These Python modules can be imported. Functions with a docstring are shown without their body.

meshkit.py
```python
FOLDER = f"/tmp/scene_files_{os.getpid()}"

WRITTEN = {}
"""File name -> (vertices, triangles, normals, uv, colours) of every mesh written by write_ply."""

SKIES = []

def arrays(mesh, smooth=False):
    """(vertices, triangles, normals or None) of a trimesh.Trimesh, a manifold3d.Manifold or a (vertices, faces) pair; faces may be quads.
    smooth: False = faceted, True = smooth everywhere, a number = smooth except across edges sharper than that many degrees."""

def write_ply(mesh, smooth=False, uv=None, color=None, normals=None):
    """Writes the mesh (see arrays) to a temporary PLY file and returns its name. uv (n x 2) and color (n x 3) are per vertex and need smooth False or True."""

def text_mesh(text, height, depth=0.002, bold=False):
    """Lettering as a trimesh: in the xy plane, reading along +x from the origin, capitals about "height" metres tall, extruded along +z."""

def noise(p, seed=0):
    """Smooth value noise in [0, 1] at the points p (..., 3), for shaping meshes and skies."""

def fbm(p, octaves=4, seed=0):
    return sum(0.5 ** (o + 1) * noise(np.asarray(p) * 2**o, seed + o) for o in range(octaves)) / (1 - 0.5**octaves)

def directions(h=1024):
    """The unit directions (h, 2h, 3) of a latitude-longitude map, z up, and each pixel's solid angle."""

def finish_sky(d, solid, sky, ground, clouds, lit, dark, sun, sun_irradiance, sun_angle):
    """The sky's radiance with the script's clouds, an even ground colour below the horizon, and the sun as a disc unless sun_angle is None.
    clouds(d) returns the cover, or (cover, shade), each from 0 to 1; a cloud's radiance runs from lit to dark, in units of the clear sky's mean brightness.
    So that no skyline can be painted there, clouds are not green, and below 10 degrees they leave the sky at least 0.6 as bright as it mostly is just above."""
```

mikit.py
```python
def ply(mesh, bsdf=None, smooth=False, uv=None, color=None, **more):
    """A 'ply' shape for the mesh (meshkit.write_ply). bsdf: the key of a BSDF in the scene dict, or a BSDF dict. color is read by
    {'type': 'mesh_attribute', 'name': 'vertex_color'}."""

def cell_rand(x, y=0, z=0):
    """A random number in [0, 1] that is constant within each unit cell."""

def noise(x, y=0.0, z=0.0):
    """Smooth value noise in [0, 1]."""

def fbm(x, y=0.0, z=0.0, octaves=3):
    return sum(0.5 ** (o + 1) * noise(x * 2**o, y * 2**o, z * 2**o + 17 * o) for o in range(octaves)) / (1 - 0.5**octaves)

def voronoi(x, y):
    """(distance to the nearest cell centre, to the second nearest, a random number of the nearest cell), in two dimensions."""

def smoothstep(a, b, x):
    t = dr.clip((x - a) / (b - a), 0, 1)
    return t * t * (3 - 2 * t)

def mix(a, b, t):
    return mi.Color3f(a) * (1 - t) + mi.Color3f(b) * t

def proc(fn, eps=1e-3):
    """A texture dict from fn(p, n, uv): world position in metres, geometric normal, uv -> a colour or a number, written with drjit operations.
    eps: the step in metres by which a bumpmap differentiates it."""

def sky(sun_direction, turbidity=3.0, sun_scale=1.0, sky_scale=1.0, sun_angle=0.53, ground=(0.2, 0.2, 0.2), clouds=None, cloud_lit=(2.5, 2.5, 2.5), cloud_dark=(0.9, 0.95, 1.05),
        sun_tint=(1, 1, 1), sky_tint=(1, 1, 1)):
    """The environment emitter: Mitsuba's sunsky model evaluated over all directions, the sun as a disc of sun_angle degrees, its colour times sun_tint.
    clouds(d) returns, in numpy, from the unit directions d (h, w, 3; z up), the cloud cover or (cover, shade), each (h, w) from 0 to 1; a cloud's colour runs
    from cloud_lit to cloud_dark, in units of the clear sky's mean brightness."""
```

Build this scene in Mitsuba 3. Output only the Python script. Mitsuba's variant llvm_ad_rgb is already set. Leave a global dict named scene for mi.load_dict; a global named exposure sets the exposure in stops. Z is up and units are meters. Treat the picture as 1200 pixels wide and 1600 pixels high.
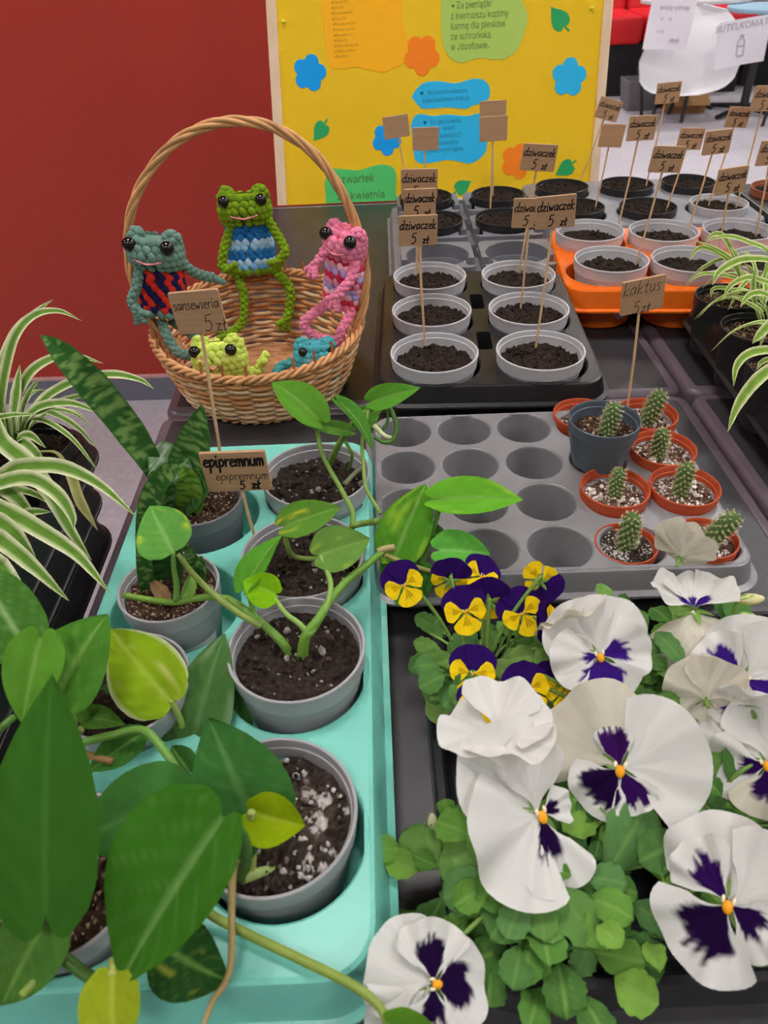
import math, random
import numpy as np
import trimesh, shapely
from shapely.geometry import Polygon, LineString, Point
from shapely.ops import unary_union
import mitsuba as mi, drjit as dr
import mikit, meshkit
from mikit import proc, noise, fbm, smoothstep, voronoi, cell_rand

T = mi.ScalarTransform4f
scene, labels = {}, {}
TT = 0.74            # height of the table tops
exposure = 1.22

# ---------------------------------------------------------------- camera and lights
CAM_POS = (0.0000, 0.0000, 1.2400)
CAM_FWD = (0.0, 0.777146, -0.62932)
CAM_UP = (0.040989, 0.628792, 0.776493)
CAM_FOV = 54.6998
scene['camera'] = {
    'type': 'thinlens', 'fov': CAM_FOV, 'fov_axis': 'x', 'near_clip': 0.02, 'far_clip': 60.0,
    'aperture_radius': 0.0011, 'focus_distance': 0.80,
    'to_world': T().look_at(origin=list(CAM_POS), target=[a + b for a, b in zip(CAM_POS, CAM_FWD)], up=list(CAM_UP))}
LAMP_RADIANCE = (8.6, 8.35, 8.05)
LAMPS = [(x, y) for y in (-1.2, 0.9, 3.0, 5.1, 7.2) for x in (-2.4, -0.25, 1.9, 4.1)]
CEIL = 2.95


def S(r, g, b):
    """an 8 bit display colour as linear reflectance"""
    v = np.array([r, g, b], float) / 255
    return np.where(v <= 0.04045, v / 12.92, ((v + 0.055) / 1.055) ** 2.4)


def mix(a, b, t):
    a, b = (mi.Color3f(*[float(x) for x in v]) if isinstance(v, (np.ndarray, list, tuple)) else v for v in (a, b))
    return a * (1 - t) + b * t


def rgb(*c):
    return {'type': 'rgb', 'value': [float(x) for x in (S(*c) if len(c) == 3 else c[0])]}


VC = {'type': 'mesh_attribute', 'name': 'vertex_color'}


def mat(key, color, rough=0.5, spec=0.5, two=True, **kw):
    b = {'type': 'principled', 'base_color': color, 'roughness': float(rough), 'specular': float(spec), **kw}
    scene[key] = {'type': 'twosided', 'bsdf': b} if two else b
    return key


# ---------------------------------------------------------------- mesh helpers; a mesh is (vertices, triangles) or (vertices, triangles, colours)
def quads(nu, nv, wrap=False):
    i, j = np.meshgrid(np.arange(nu - 1), np.arange(nv if wrap else nv - 1), indexing='ij')
    a, b = i * nv + j, i * nv + (j + 1) % nv
    c, d = (i + 1) * nv + (j + 1) % nv, (i + 1) * nv + j
    return np.concatenate([np.stack([a, b, c], -1).reshape(-1, 3), np.stack([a, c, d], -1).reshape(-1, 3)])


def join(ms):
    V, F, Cc, n = [], [], [], 0
    for m in ms:
        V.append(m[0]); F.append(np.asarray(m[1]) + n); n += len(m[0])
        if len(m) > 2: Cc.append(np.broadcast_to(m[2], (len(m[0]), 3)))
    return (np.vstack(V), np.vstack(F)) + ((np.vstack(Cc),) if Cc else ())


def col(m, c):
    return (m[0], m[1], np.tile(np.asarray(c, float), (len(m[0]), 1)))


def tm(m):
    return (np.array(m.vertices), np.array(m.faces))


def xf(m, loc=(0, 0, 0), R=None, s=1.0):
    v = m[0] * np.asarray(s)
    if R is not None: v = v @ np.asarray(R).T
    return (v + np.asarray(loc),) + tuple(m[1:])


def rot(axis, deg):
    a = np.asarray(axis, float); a = a / np.linalg.norm(a); t = math.radians(deg)
    K = np.array([[0, -a[2], a[1]], [a[2], 0, -a[0]], [-a[1], a[0], 0]])
    return np.eye(3) + math.sin(t) * K + (1 - math.cos(t)) * K @ K


RZ = lambda d: rot((0, 0, 1), d)
RX = lambda d: rot((1, 0, 0), d)
RY = lambda d: rot((0, 1, 0), d)


def unit(v):
    v = np.asarray(v, float)
    return v / (np.linalg.norm(v) + 1e-12)


def box(x0, x1, y0, y1, z0, z1, bev=0.0):
    if bev <= 0:
        m = trimesh.creation.box(bounds=[[x0, y0, z0], [x1, y1, z1]])
        return tm(m)
    return rslab((x0 + x1) / 2, (y0 + y1) / 2, x1 - x0, y1 - y0, z0, z1, bev * 1.5, bev)


def rring(w, d, r, n=6):
    """points of a rounded rectangle around the origin, counter-clockwise"""
    r = min(r, w / 2 - 1e-6, d / 2 - 1e-6)
    out = []
    for sx, sy, a0 in ((1, 1, 0), (-1, 1, 90), (-1, -1, 180), (1, -1, 270)):
        for k in range(n + 1):
            a = math.radians(a0 + 90 * k / n)
            out.append((sx * (w / 2 - r) + r * math.cos(a), sy * (d / 2 - r) + r * math.sin(a)))
    return np.array(out)


def loft(rings, cap0=False, cap1=False):
    n = len(rings[0]); V = np.vstack(rings); F = [quads(len(rings), n, True)]
    for on, k in ((cap0, 0), (cap1, len(rings) - 1)):
        if on:
            c = len(V); V = np.vstack([V, np.mean(rings[k], 0)]); i = np.arange(n)
            f = np.stack([np.full(n, c), k * n + i, k * n + (i + 1) % n], 1)
            F.append(f[:, ::-1] if k == 0 else f)
    return V, np.vstack(F)


def ring3(p2, z, cx=0, cy=0):
    return np.column_stack([p2[:, 0] + cx, p2[:, 1] + cy, np.full(len(p2), z)])


def rslab(cx, cy, w, d, z0, z1, r, bev):
    """a slab with rounded corners and bevelled edges"""
    rs = []
    for o, z in ((bev, z0), (bev * 0.3, z0 + bev * 0.3), (0, z0 + bev), (0, z1 - bev), (bev * 0.3, z1 - bev * 0.3), (bev, z1)):
        rs.append(ring3(rring(w - 2 * o, d - 2 * o, max(r - o, 0.0005)), z, cx, cy))
    return loft(rs, True, True)


def lathe(prof, n=48):
    prof = np.asarray(prof, float); a = np.arange(n) * 2 * np.pi / n
    V = np.stack([prof[:, None, 0] * np.cos(a), prof[:, None, 0] * np.sin(a), np.repeat(prof[:, 1:2], n, 1)], -1).reshape(-1, 3)
    return V, quads(len(prof), n, True)


def spline(pts, n=8):
    """Catmull-Rom through the points"""
    p = np.asarray(pts, float)
    if len(p) < 3:
        t = np.linspace(0, 1, n + 1)[:, None]
        return p[0] * (1 - t) + p[-1] * t
    q = np.vstack([2 * p[0] - p[1], p, 2 * p[-1] - p[-2]]); out = []
    for i in range(1, len(q) - 2):
        t = np.linspace(0, 1, n, endpoint=False)[:, None]
        a, b, c, d = q[i - 1], q[i], q[i + 1], q[i + 2]
        out.append(0.5 * (2 * b + (c - a) * t + (2 * a - 5 * b + 4 * c - d) * t ** 2 + (3 * b - a - 3 * c + d) * t ** 3))
    return np.vstack(out + [p[-1:]])


def frames(p):
    t = np.gradient(p, axis=0); t /= np.linalg.norm(t, axis=1, keepdims=True) + 1e-12
    a = np.cross(t[0], [0, 0, 1.0]); a = a if np.linalg.norm(a) > 0.1 else np.cross(t[0], [1.0, 0, 0]); a = unit(a)
    N = []
    for k in range(len(p)):
        a = unit(a - t[k] * (a @ t[k])); N.append(a)
    N = np.array(N)
    return t, N, np.cross(t, N)


def tube(pts, r, sides=8, cap=True, n=0):
    p = spline(pts, n) if n else np.asarray(pts, float)
    r = np.interp(np.linspace(0, 1, len(p)), np.linspace(0, 1, np.size(r)), np.ravel(r)) if np.size(r) > 1 else np.full(len(p), float(np.ravel(r)[0]))
    _, N, B = frames(p); a = np.arange(sides) * 2 * np.pi / sides
    V = p[:, None] + r[:, None, None] * (np.cos(a)[None, :, None] * N[:, None] + np.sin(a)[None, :, None] * B[:, None])
    V = V.reshape(-1, 3); F = [quads(len(p), sides, True)]
    if cap:
        for k, e in ((0, p[0]), (len(p) - 1, p[-1])):
            c = len(V); V = np.vstack([V, e]); i = np.arange(sides)
            f = np.stack([np.full(sides, c), k * sides + (i + 1) % sides, k * sides + i], 1)
            F.append(f if k == 0 else f[:, ::-1])
    return V, np.vstack(F)


ICO = {k: tm(trimesh.creation.icosphere(subdivisions=k)) for k in (0, 1, 2, 3)}


def ball(c, r, k=2, R=None):
    return xf(ICO[k], c, R, r)


def prism(poly, z0, z1):
    gs = [g for g in getattr(poly, 'geoms', [poly]) if g.area > 1e-9]
    ms = [tm(trimesh.creation.extrude_polygon(g, z1 - z0, engine='earcut')) for g in gs]
    m = join(ms)
    return (m[0] + [0, 0, z0], m[1])


def add(key, m, bsdf, smooth=False, label=None, cat=None, group=None, kind=None, to_world=None):
    while key in scene: raise KeyError(key)
    if isinstance(m, dict): d = dict(m)
    else:
        c = m[2] if len(m) > 2 else None
        d = mikit.ply((m[0], m[1]), bsdf, smooth=bool(smooth) if c is not None else smooth, color=c)
    if to_world is not None: d['to_world'] = to_world
    scene[key] = d
    tag(key, label, cat, group, kind)
    return key


def tag(key, label=None, cat=None, group=None, kind=None):
    e = {k: v for k, v in (('label', label), ('category', cat), ('group', group), ('kind', kind)) if v}
    if e: labels.setdefault(key, {}).update(e)
    return key


used = {}


def num(name):
    """the next free key of this name: name, name_001, name_002 ..."""
    n = used.get(name, -1) + 1; used[name] = n
    return name if n == 0 else f'{name}_{n:03d}'


def thing(name, label, cat, group=None):
    k = num(name); tag(k, label, cat, group)
    return k


def part(t, name, m, bsdf, smooth=False, label=None, to_world=None):
    return add(num(f'{t}__{name}'), m, bsdf, smooth, label, to_world=to_world)


def tw(loc=(0, 0, 0), rz=0.0, s=1.0):
    t = T().translate([float(x) for x in loc]).rotate([0, 0, 1], float(rz))
    return t.scale(s) if s != 1.0 else t


rnd = random.Random(7)
nrs = np.random.RandomState(11)

# ---------------------------------------------------------------- materials of the room
mat('floor_mat', proc(lambda p, n, uv: mix(S(188, 184, 192), S(170, 166, 175), fbm(p.x * 90, p.y * 90, 0.0, 3)) * (0.9 + 0.14 * fbm(p.x * 2.5, p.y * 2.5, 3.0))), 0.42, 0.4)
mat('red_wall', proc(lambda p, n, uv: mix(S(178, 60, 48), S(164, 52, 43), 0.5 * fbm(p.x * 3, p.z * 3, 1.0) + 0.5 * noise(p.x * 260, p.z * 260, 5.0))), 0.42, 0.35)
mat('white_wall', rgb(158, 156, 153), 0.8, 0.2)
mat('ceiling_mat', rgb(150, 150, 148), 0.9, 0.1)
mat('skirting', proc(lambda p, n, uv: mix(S(122, 122, 134), S(104, 104, 118), noise(p.x * 300, p.y * 300, p.z * 300))), 0.6, 0.3)
mat('skirting_cap', rgb(196, 150, 150), 0.5, 0.4)
mat('table_top', proc(lambda p, n, uv: mix(S(52, 50, 54), S(42, 41, 45), fbm(p.x * 60, p.y * 14, 2.0)) * (0.92 + 0.2 * fbm(p.x * 5, p.y * 5, 7.0))), 0.46, 0.75)
mat('table_edge', rgb(96, 84, 92), 0.38, 0.6)
mat('steel', rgb(150, 150, 152), 0.3, 0.5, metallic=0.9)
mat('dark_steel', rgb(45, 45, 48), 0.4, 0.5)

add('floor', box(-4.2, 6.2, -3.2, 9.2, -0.05, 0.0), 'floor_mat', kind='structure')
add('ceiling', box(-4.2, 6.2, -3.2, 9.2, CEIL, CEIL + 0.05), 'ceiling_mat', kind='structure')
add('wall_left', box(-4.3, -4.2, -3.2, 9.2, 0, CEIL), 'white_wall', kind='structure')
add('wall_right', box(6.2, 6.3, -3.2, 9.2, 0, CEIL), 'white_wall', kind='structure')
add('wall_back', box(-4.2, 6.2, 9.2, 9.3, 0, CEIL), 'white_wall', kind='structure')
add('wall_front', box(-4.2, 6.2, -3.3, -3.2, 0, CEIL), 'white_wall', kind='structure')
# the red partition behind the tables: it ends behind the poster board
Rw = RZ(-1.5)
add('wall_red', xf(box(-3.4, 0.86, 0.0, 0.12, 0.0, CEIL), (-0.70, 2.185, 0), Rw), 'red_wall', kind='structure')
add('baseboard_red', xf(box(-3.4, 0.86, -0.014, 0.0, 0.0, 0.082, 0.001), (-0.70, 2.185, 0), Rw), 'skirting', kind='structure')
add('trim_1', xf(box(-3.4, 0.86, -0.013, 0.0, 0.082, 0.089), (-0.70, 2.185, 0), Rw), 'skirting_cap', kind='structure')

mat('lamp_frame', rgb(230, 230, 230), 0.5)
for i, (lx, ly) in enumerate(LAMPS):
    t = thing('ceiling_lamp', 'square white light panel set in the ceiling', 'lamp', 'square light panels in the ceiling')
    fr = box(lx - 0.33, lx + 0.33, ly - 0.33, ly + 0.33, CEIL - 0.02, CEIL)
    part(t, 'frame', fr, 'lamp_frame')
    m = mikit.ply((np.array([[lx - .3, ly - .3, CEIL - .022], [lx + .3, ly - .3, CEIL - .022], [lx + .3, ly + .3, CEIL - .022], [lx - .3, ly + .3, CEIL - .022]]), np.array([[0, 2, 1], [0, 3, 2]])), 'lamp_frame')
    m['emitter'] = {'type': 'area', 'radiance': {'type': 'rgb', 'value': list(LAMP_RADIANCE)}}
    add(f'{t}__diffuser', m, None)

# ---------------------------------------------------------------- the four dark tables pushed together
def table(x0, x1, y0, y1, label, top=TT, group='dark tables pushed together'):
    t = thing('table', label, 'table', group)
    w, d, cx, cy, b = x1 - x0, y1 - y0, (x0 + x1) / 2, (y0 + y1) / 2, 0.016
    part(t, 'table_top', xf(box(-w / 2 + b, w / 2 - b, -d / 2 + b, d / 2 - b, top - 0.028, top), (cx, cy, 0)), 'table_top')
    rs = []
    for o, z in ((b, top - 0.03), (0.004, top - 0.03), (0.0, top - 0.022), (0.0, top - 0.008), (0.002, top - 0.003), (0.006, top), (b - 0.001, top + 0.0006), (b, top - 0.0005)):
        rs.append(ring3(rring(w - 2 * o, d - 2 * o, max(0.02 - o, 0.004), 5), z, cx, cy))
    part(t, 'edge_band', loft(rs), 'table_edge', 50)
    for sx in (-1, 1):
        for sy in (-1, 1):
            x, y = cx + sx * (w / 2 - 0.06), cy + sy * (d / 2 - 0.06)
            part(t, 'leg', tube([(x, y, 0), (x, y, top - 0.03)], 0.02, 14), 'dark_steel', 40)
    for sy in (-1, 1):
        y = cy + sy * (d / 2 - 0.06)
        part(t, 'rail', box(cx - w / 2 + 0.06, cx + w / 2 - 0.06, y - 0.012, y + 0.012, top - 0.07, top - 0.03), 'dark_steel')
    return t


table(-0.282, 0.398, -0.10, 0.836, 'dark table carrying the turquoise tray and the grey cell tray')
table(-0.282, 0.398, 0.838, 1.705, 'dark table carrying the wicker basket and the poster board')
table(0.402, 1.08, -0.10, 0.836, 'dark table at the right, under the near end of the spider plant tray')
table(0.402, 1.08, 0.838, 1.705, 'dark table at the right, carrying the orange tray')
table(-1.00, -0.325, -0.20, 0.585, 'lower dark side table at the left, carrying the stacked black trays of spider plants', TT - 0.05, None)

# ---------------------------------------------------------------- the far end of the hall
mat('red_fabric', rgb(206, 34, 42), 0.45, 0.4)
mat('white_plastic', rgb(214, 214, 218), 0.4, 0.4)
mat('black_paint', rgb(26, 25, 27), 0.5, 0.4)
mat('pale_top', rgb(206, 206, 206), 0.4, 0.4)
mat('blue_top', rgb(150, 184, 206), 0.4, 0.4)
mat('carton', rgb(176, 134, 92), 0.85, 0.2)
mat('grey_carton', rgb(110, 108, 112), 0.8, 0.2)
mat('sheet_white', rgb(226, 224, 232), 0.8, 0.2)
mat('pencil', rgb(156, 152, 160), 0.8, 0.2)

# red sofa on a black plinth
sf = thing('sofa', 'red upholstered sofa on a black plinth behind the poster board', 'sofa')
sx0, sx1, sy = 1.30, 3.05, 6.75
part(sf, 'plinth', box(sx0 + .05, sx1 - .05, sy + .05, sy + .80, 0.0, 0.36), 'black_paint')
for k in range(2):
    x0 = sx0 + k * (sx1 - sx0) / 2; x1 = x0 + (sx1 - sx0) / 2 - 0.008
    part(sf, 'seat_cushion', box(x0, x1, sy, sy + .62, 0.36, 0.55, 0.035), 'red_fabric', 40)
    part(sf, 'back_cushion', xf(box(x0, x1, 0, .16, 0.0, 0.50, 0.035), (0, sy + .56, .53), RX(-8)), 'red_fabric', 40)
sf = thing('sofa', 'red seat half hidden behind the white chair at the right', 'sofa')
part(sf, 'plinth', box(4.1, 5.4, 7.25, 7.9, 0.0, 0.30), 'black_paint')
part(sf, 'seat_cushion', box(4.05, 5.45, 7.2, 7.9, 0.30, 0.50, 0.035), 'red_fabric', 40)
part(sf, 'back_cushion', box(4.05, 5.45, 7.75, 7.95, 0.46, 1.0, 0.035), 'red_fabric', 40)


# white shell chair with two paper notices
wc = thing('shell_chair', 'white plastic shell chair with two paper notices taped to it', 'chair')
ch = np.array([(2.1234, 5.6000, 0.2041), (2.1138, 5.6600, 0.4916), (2.1285, 5.7800, 0.6833)])
o0, o1, o2 = ch
prof_u = np.linspace(0, 1, 26); rows = []
for u in prof_u:
    c = o0 * (1 - u) ** 2 + 2 * u * (1 - u) * (o1 + np.array([0, -0.05, 0])) + o2 * u ** 2
    hw = float(np.interp(u, [0, .05, .15, .35, .55, .68, .8, .92, 1], [.10, .25, .31, .335, .30, .235, .245, .19, .04]))
    s = np.linspace(-1, 1, 15)
    rows.append(np.column_stack([c[0] + hw * s + 0.06 * (u - .5) , np.full(15, c[1]) - 0.10 * s ** 2 * (1 - 0.4 * u), c[2] + 0.02 * s ** 2]))
V = np.vstack(rows); back = V + np.array([0, 0.012, 0.004])
q = quads(26, 15); n_ = len(V)
rim = [k for k in range(15)] + [15 * i + 14 for i in range(1, 26)] + [25 * 15 + k for k in range(13, -1, -1)] + [15 * i for i in range(24, 0, -1)]
rimf = [[a, b, b + n_] for a, b in zip(rim, rim[1:] + rim[:1])] + [[a, b + n_, a + n_] for a, b in zip(rim, rim[1:] + rim[:1])]
part(wc, 'shell', (np.vstack([V, back]), np.vstack([q, q[:, ::-1] + n_, np.array(rimf)])), 'white_plastic', 45)
bx, by = o0[0], o0[1] + 0.25
for sx in (-1, 1):
    part(wc, 'leg', tube([(bx + .12 * sx, by - .04, 0.30), (bx + .10 * sx, by - .06, 0.0)], 0.013, 10), 'dark_steel', 40)
    part(wc, 'leg', tube([(bx + .16 * sx, by + .2, 0.30), (bx + .10 * sx, by + .22, 0.0)], 0.013, 10), 'dark_steel', 40)
part(wc, 'seat_pan', box(bx - .19, bx + .19, by - .14, by + .24, 0.27, 0.31, 0.01), 'black_paint', 40)


def taped(label, c, w, h, roll, yaw, lines, deco=None):
    t = thing('paper_notice', label, 'notice')
    R = RZ(yaw) @ RX(90) @ RZ(roll)
    s = np.linspace(-1, 1, 9); g = np.array([[x * w / 2, y * h / 2, 0.012 * (x ** 2) - 0.010 * max(0, -y) * x] for y in s for x in s])
    back_ = g - [0, 0, 0.0012]
    part(t, 'sheet', xf((np.vstack([g, back_]), np.vstack([quads(9, 9), quads(9, 9)[:, ::-1] + 81])), c, R), 'sheet_white', True)
    ms = []
    for s_, hh, x, y, pen in lines:
        m = meshkit.text_mesh(s_, hh, 0.001); v = np.array(m.vertices); v[:, 0] += x - v[:, 0].mean(); v[:, 1] += y
        v[:, 2] += 0.0008 + 0.012 * (v[:, 0] / (w / 2)) ** 2
        ms.append((v, np.array(m.faces)))
    if deco is not None:
        v = deco[0].copy(); v[:, 2] += 0.002 + 0.012 * (v[:, 0] / (w / 2)) ** 2; ms.append((v, deco[1]))
    part(t, 'lettering', xf(join(ms), c, R), 'pencil')


bt = lambda p: prism(unary_union([LineString(x).buffer(0.0028, 2) for x in p]), 0, 0.001)
bottle = bt([[(-.022, -.075), (.022, -.075), (.022, .005), (.008, .02), (.008, .035), (-.008, .035), (-.008, .02), (-.022, .005), (-.022, -.075)], [(-.009, .038), (.009, .038)], [(-.022, -.02), (.022, -.02)]])
taped('white paper notice with pencil writing at the left of the white chair', np.array((1.9072, 5.4800, 0.6363)), 0.275, 0.285, -3, -6, [('wody pitnej', .024, 0.0, .07, 1), ('<   >', .026, -.03, .01, 1), ('kranik', .02, -.06, -.055, 1), ('obok', .02, .05, -.10, 1)])
taped('white paper notice reading butelkomat with a drawn bottle, right of the white chair', np.array((2.3746, 5.4500, 0.5213)), 0.33, 0.255, 6, 4, [('BUTELKOMAT', .036, 0.0, .075, 1)], bottle)

cb = thing('cardboard_box', 'open brown cardboard box on the floor under the white chair', 'box')
c0 = np.array((2.3361, 6.1519, 0.0000)) + np.array([0.02, -0.06, 0]); z0 = 0
part(cb, 'body', join([box(c0[0] - .12, c0[0] + .14, c0[1] - .01, c0[1], 0, .13), box(c0[0] - .12, c0[0] + .14, c0[1] + .25, c0[1] + .26, 0, .13), box(c0[0] - .12, c0[0] - .11, c0[1], c0[1] + .25, 0, .13), box(c0[0] + .13, c0[0] + .14, c0[1], c0[1] + .25, 0, .13), box(c0[0] - .12, c0[0] + .14, c0[1], c0[1] + .25, 0, .01)]), 'carton')
part(cb, 'flap', xf(box(-.13, .13, -.11, 0, 0, .004), (c0[0] + .01, c0[1] - .005, .13), RX(38)), 'carton')
gb = thing('waste_bin', 'dark grey box on the floor left of the white chair', 'bin')
g0 = np.array((2.1187, 6.1945, 0.0000)) + np.array([-0.06, 0, 0])
part(gb, 'body', loft([ring3(rring(.20, .20, .02), 0.0, g0[0], g0[1] + .12), ring3(rring(.25, .25, .02), 0.20, g0[0], g0[1] + .12), ring3(rring(.235, .235, .02), 0.20, g0[0], g0[1] + .12), ring3(rring(.19, .19, .02), 0.01, g0[0], g0[1] + .12)], True, True), 'grey_carton', 40)


def cafe_table(label, c, rx, ry, z, top, splay=0.22):
    t = thing('cafe_table', label, 'table')
    a = np.linspace(0, 2 * np.pi, 48, endpoint=False); e = np.column_stack([rx * np.cos(a), ry * np.sin(a)])
    part(t, 'top', loft([ring3(e * .985, z - .025, c[0], c[1]), ring3(e, z - .02, c[0], c[1]), ring3(e, z - .004, c[0], c[1]), ring3(e * .99, z, c[0], c[1])], True, True), top, 40)
    part(t, 'column', tube([(c[0], c[1], .03), (c[0], c[1], z - .02)], .03, 14), 'dark_steel', 40)
    for k in range(4):
        b = k * math.pi / 2 + .6
        part(t, 'foot', tube([(c[0], c[1], .05), (c[0] + splay * 1.4 * math.cos(b), c[1] + splay * 1.4 * math.sin(b), .018)], [.022, .014], 10), 'black_paint', 40)


ot = (2.3984, 6.4000, 0.6832)
cafe_table('oval white topped cafe table behind the white chair', ot[:2], .40, .27, ot[2], 'pale_top')
bt_ = (2.7407, 6.0000, 0.6548)
cafe_table('round light blue topped cafe table at the top right corner', bt_[:2], .26, .26, bt_[2], 'blue_top')
bb = thing('bench', 'long low black bench in front of the far seats, behind the white chair', 'bench')
part(bb, 'plinth', box(3.12, 5.9, 7.0, 7.14, 0.0, 0.30), 'black_paint')
part(bb, 'seat', box(3.08, 5.95, 6.92, 7.16, 0.30, 0.37, 0.012), 'black_paint', 40)
# dark upright chairs between the tables
def bar_chair(label, x, y, yaw):
    t = thing('cafe_chair', label, 'chair', 'dark chairs around the cafe tables')
    R = RZ(yaw)
    for sx in (-1, 1):
        part(t, 'leg', xf(tube([(.2 * sx, -.19, 0), (.18 * sx, -.18, .44)], .011, 9), (x, y, 0), R), 'dark_steel', 40)
        part(t, 'leg', xf(tube([(.2 * sx, .22, 0), (.18 * sx, .19, .44), (.18 * sx, .24, .82)], .011, 9), (x, y, 0), R), 'dark_steel', 40)
    part(t, 'seat', xf(box(-.21, .21, -.21, .21, .43, .46, .012), (x, y, 0), R), 'black_paint', 40)
    part(t, 'backrest', xf(box(-.19, .19, .225, .245, .58, .82, .008), (x, y, 0), R), 'black_paint', 40)


bar_chair('dark metal chair at the right edge, its legs behind the right paper notice', 2.98, 5.45, 20)
bar_chair('dark chair behind the white chair, near the oval table', 3.45, 6.62, 160)

# ---------------------------------------------------------------- plastic trays
mat('tray_teal', rgb(116, 198, 182), 0.36, 0.45)
mat('tray_grey', rgb(126, 124, 127), 0.34, 0.5)
mat('tray_black', proc(lambda p, n, uv: mix(S(24, 23, 25), S(33, 32, 33), fbm(p.x * 40, p.y * 40, p.z * 40))), 0.36, 0.5)
mat('tray_slate', proc(lambda p, n, uv: mix(S(124, 124, 130), S(104, 105, 113), fbm(p.x * 30, p.y * 30, p.z * 30))), 0.4, 0.5)
mat('tray_orange', proc(lambda p, n, uv: mix(S(238, 112, 22), S(226, 98, 18), fbm(p.x * 25, p.y * 25, p.z * 25))), 0.4, 0.45)
mat('tray_gloss', rgb(34, 34, 38), 0.22, 0.5)


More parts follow.
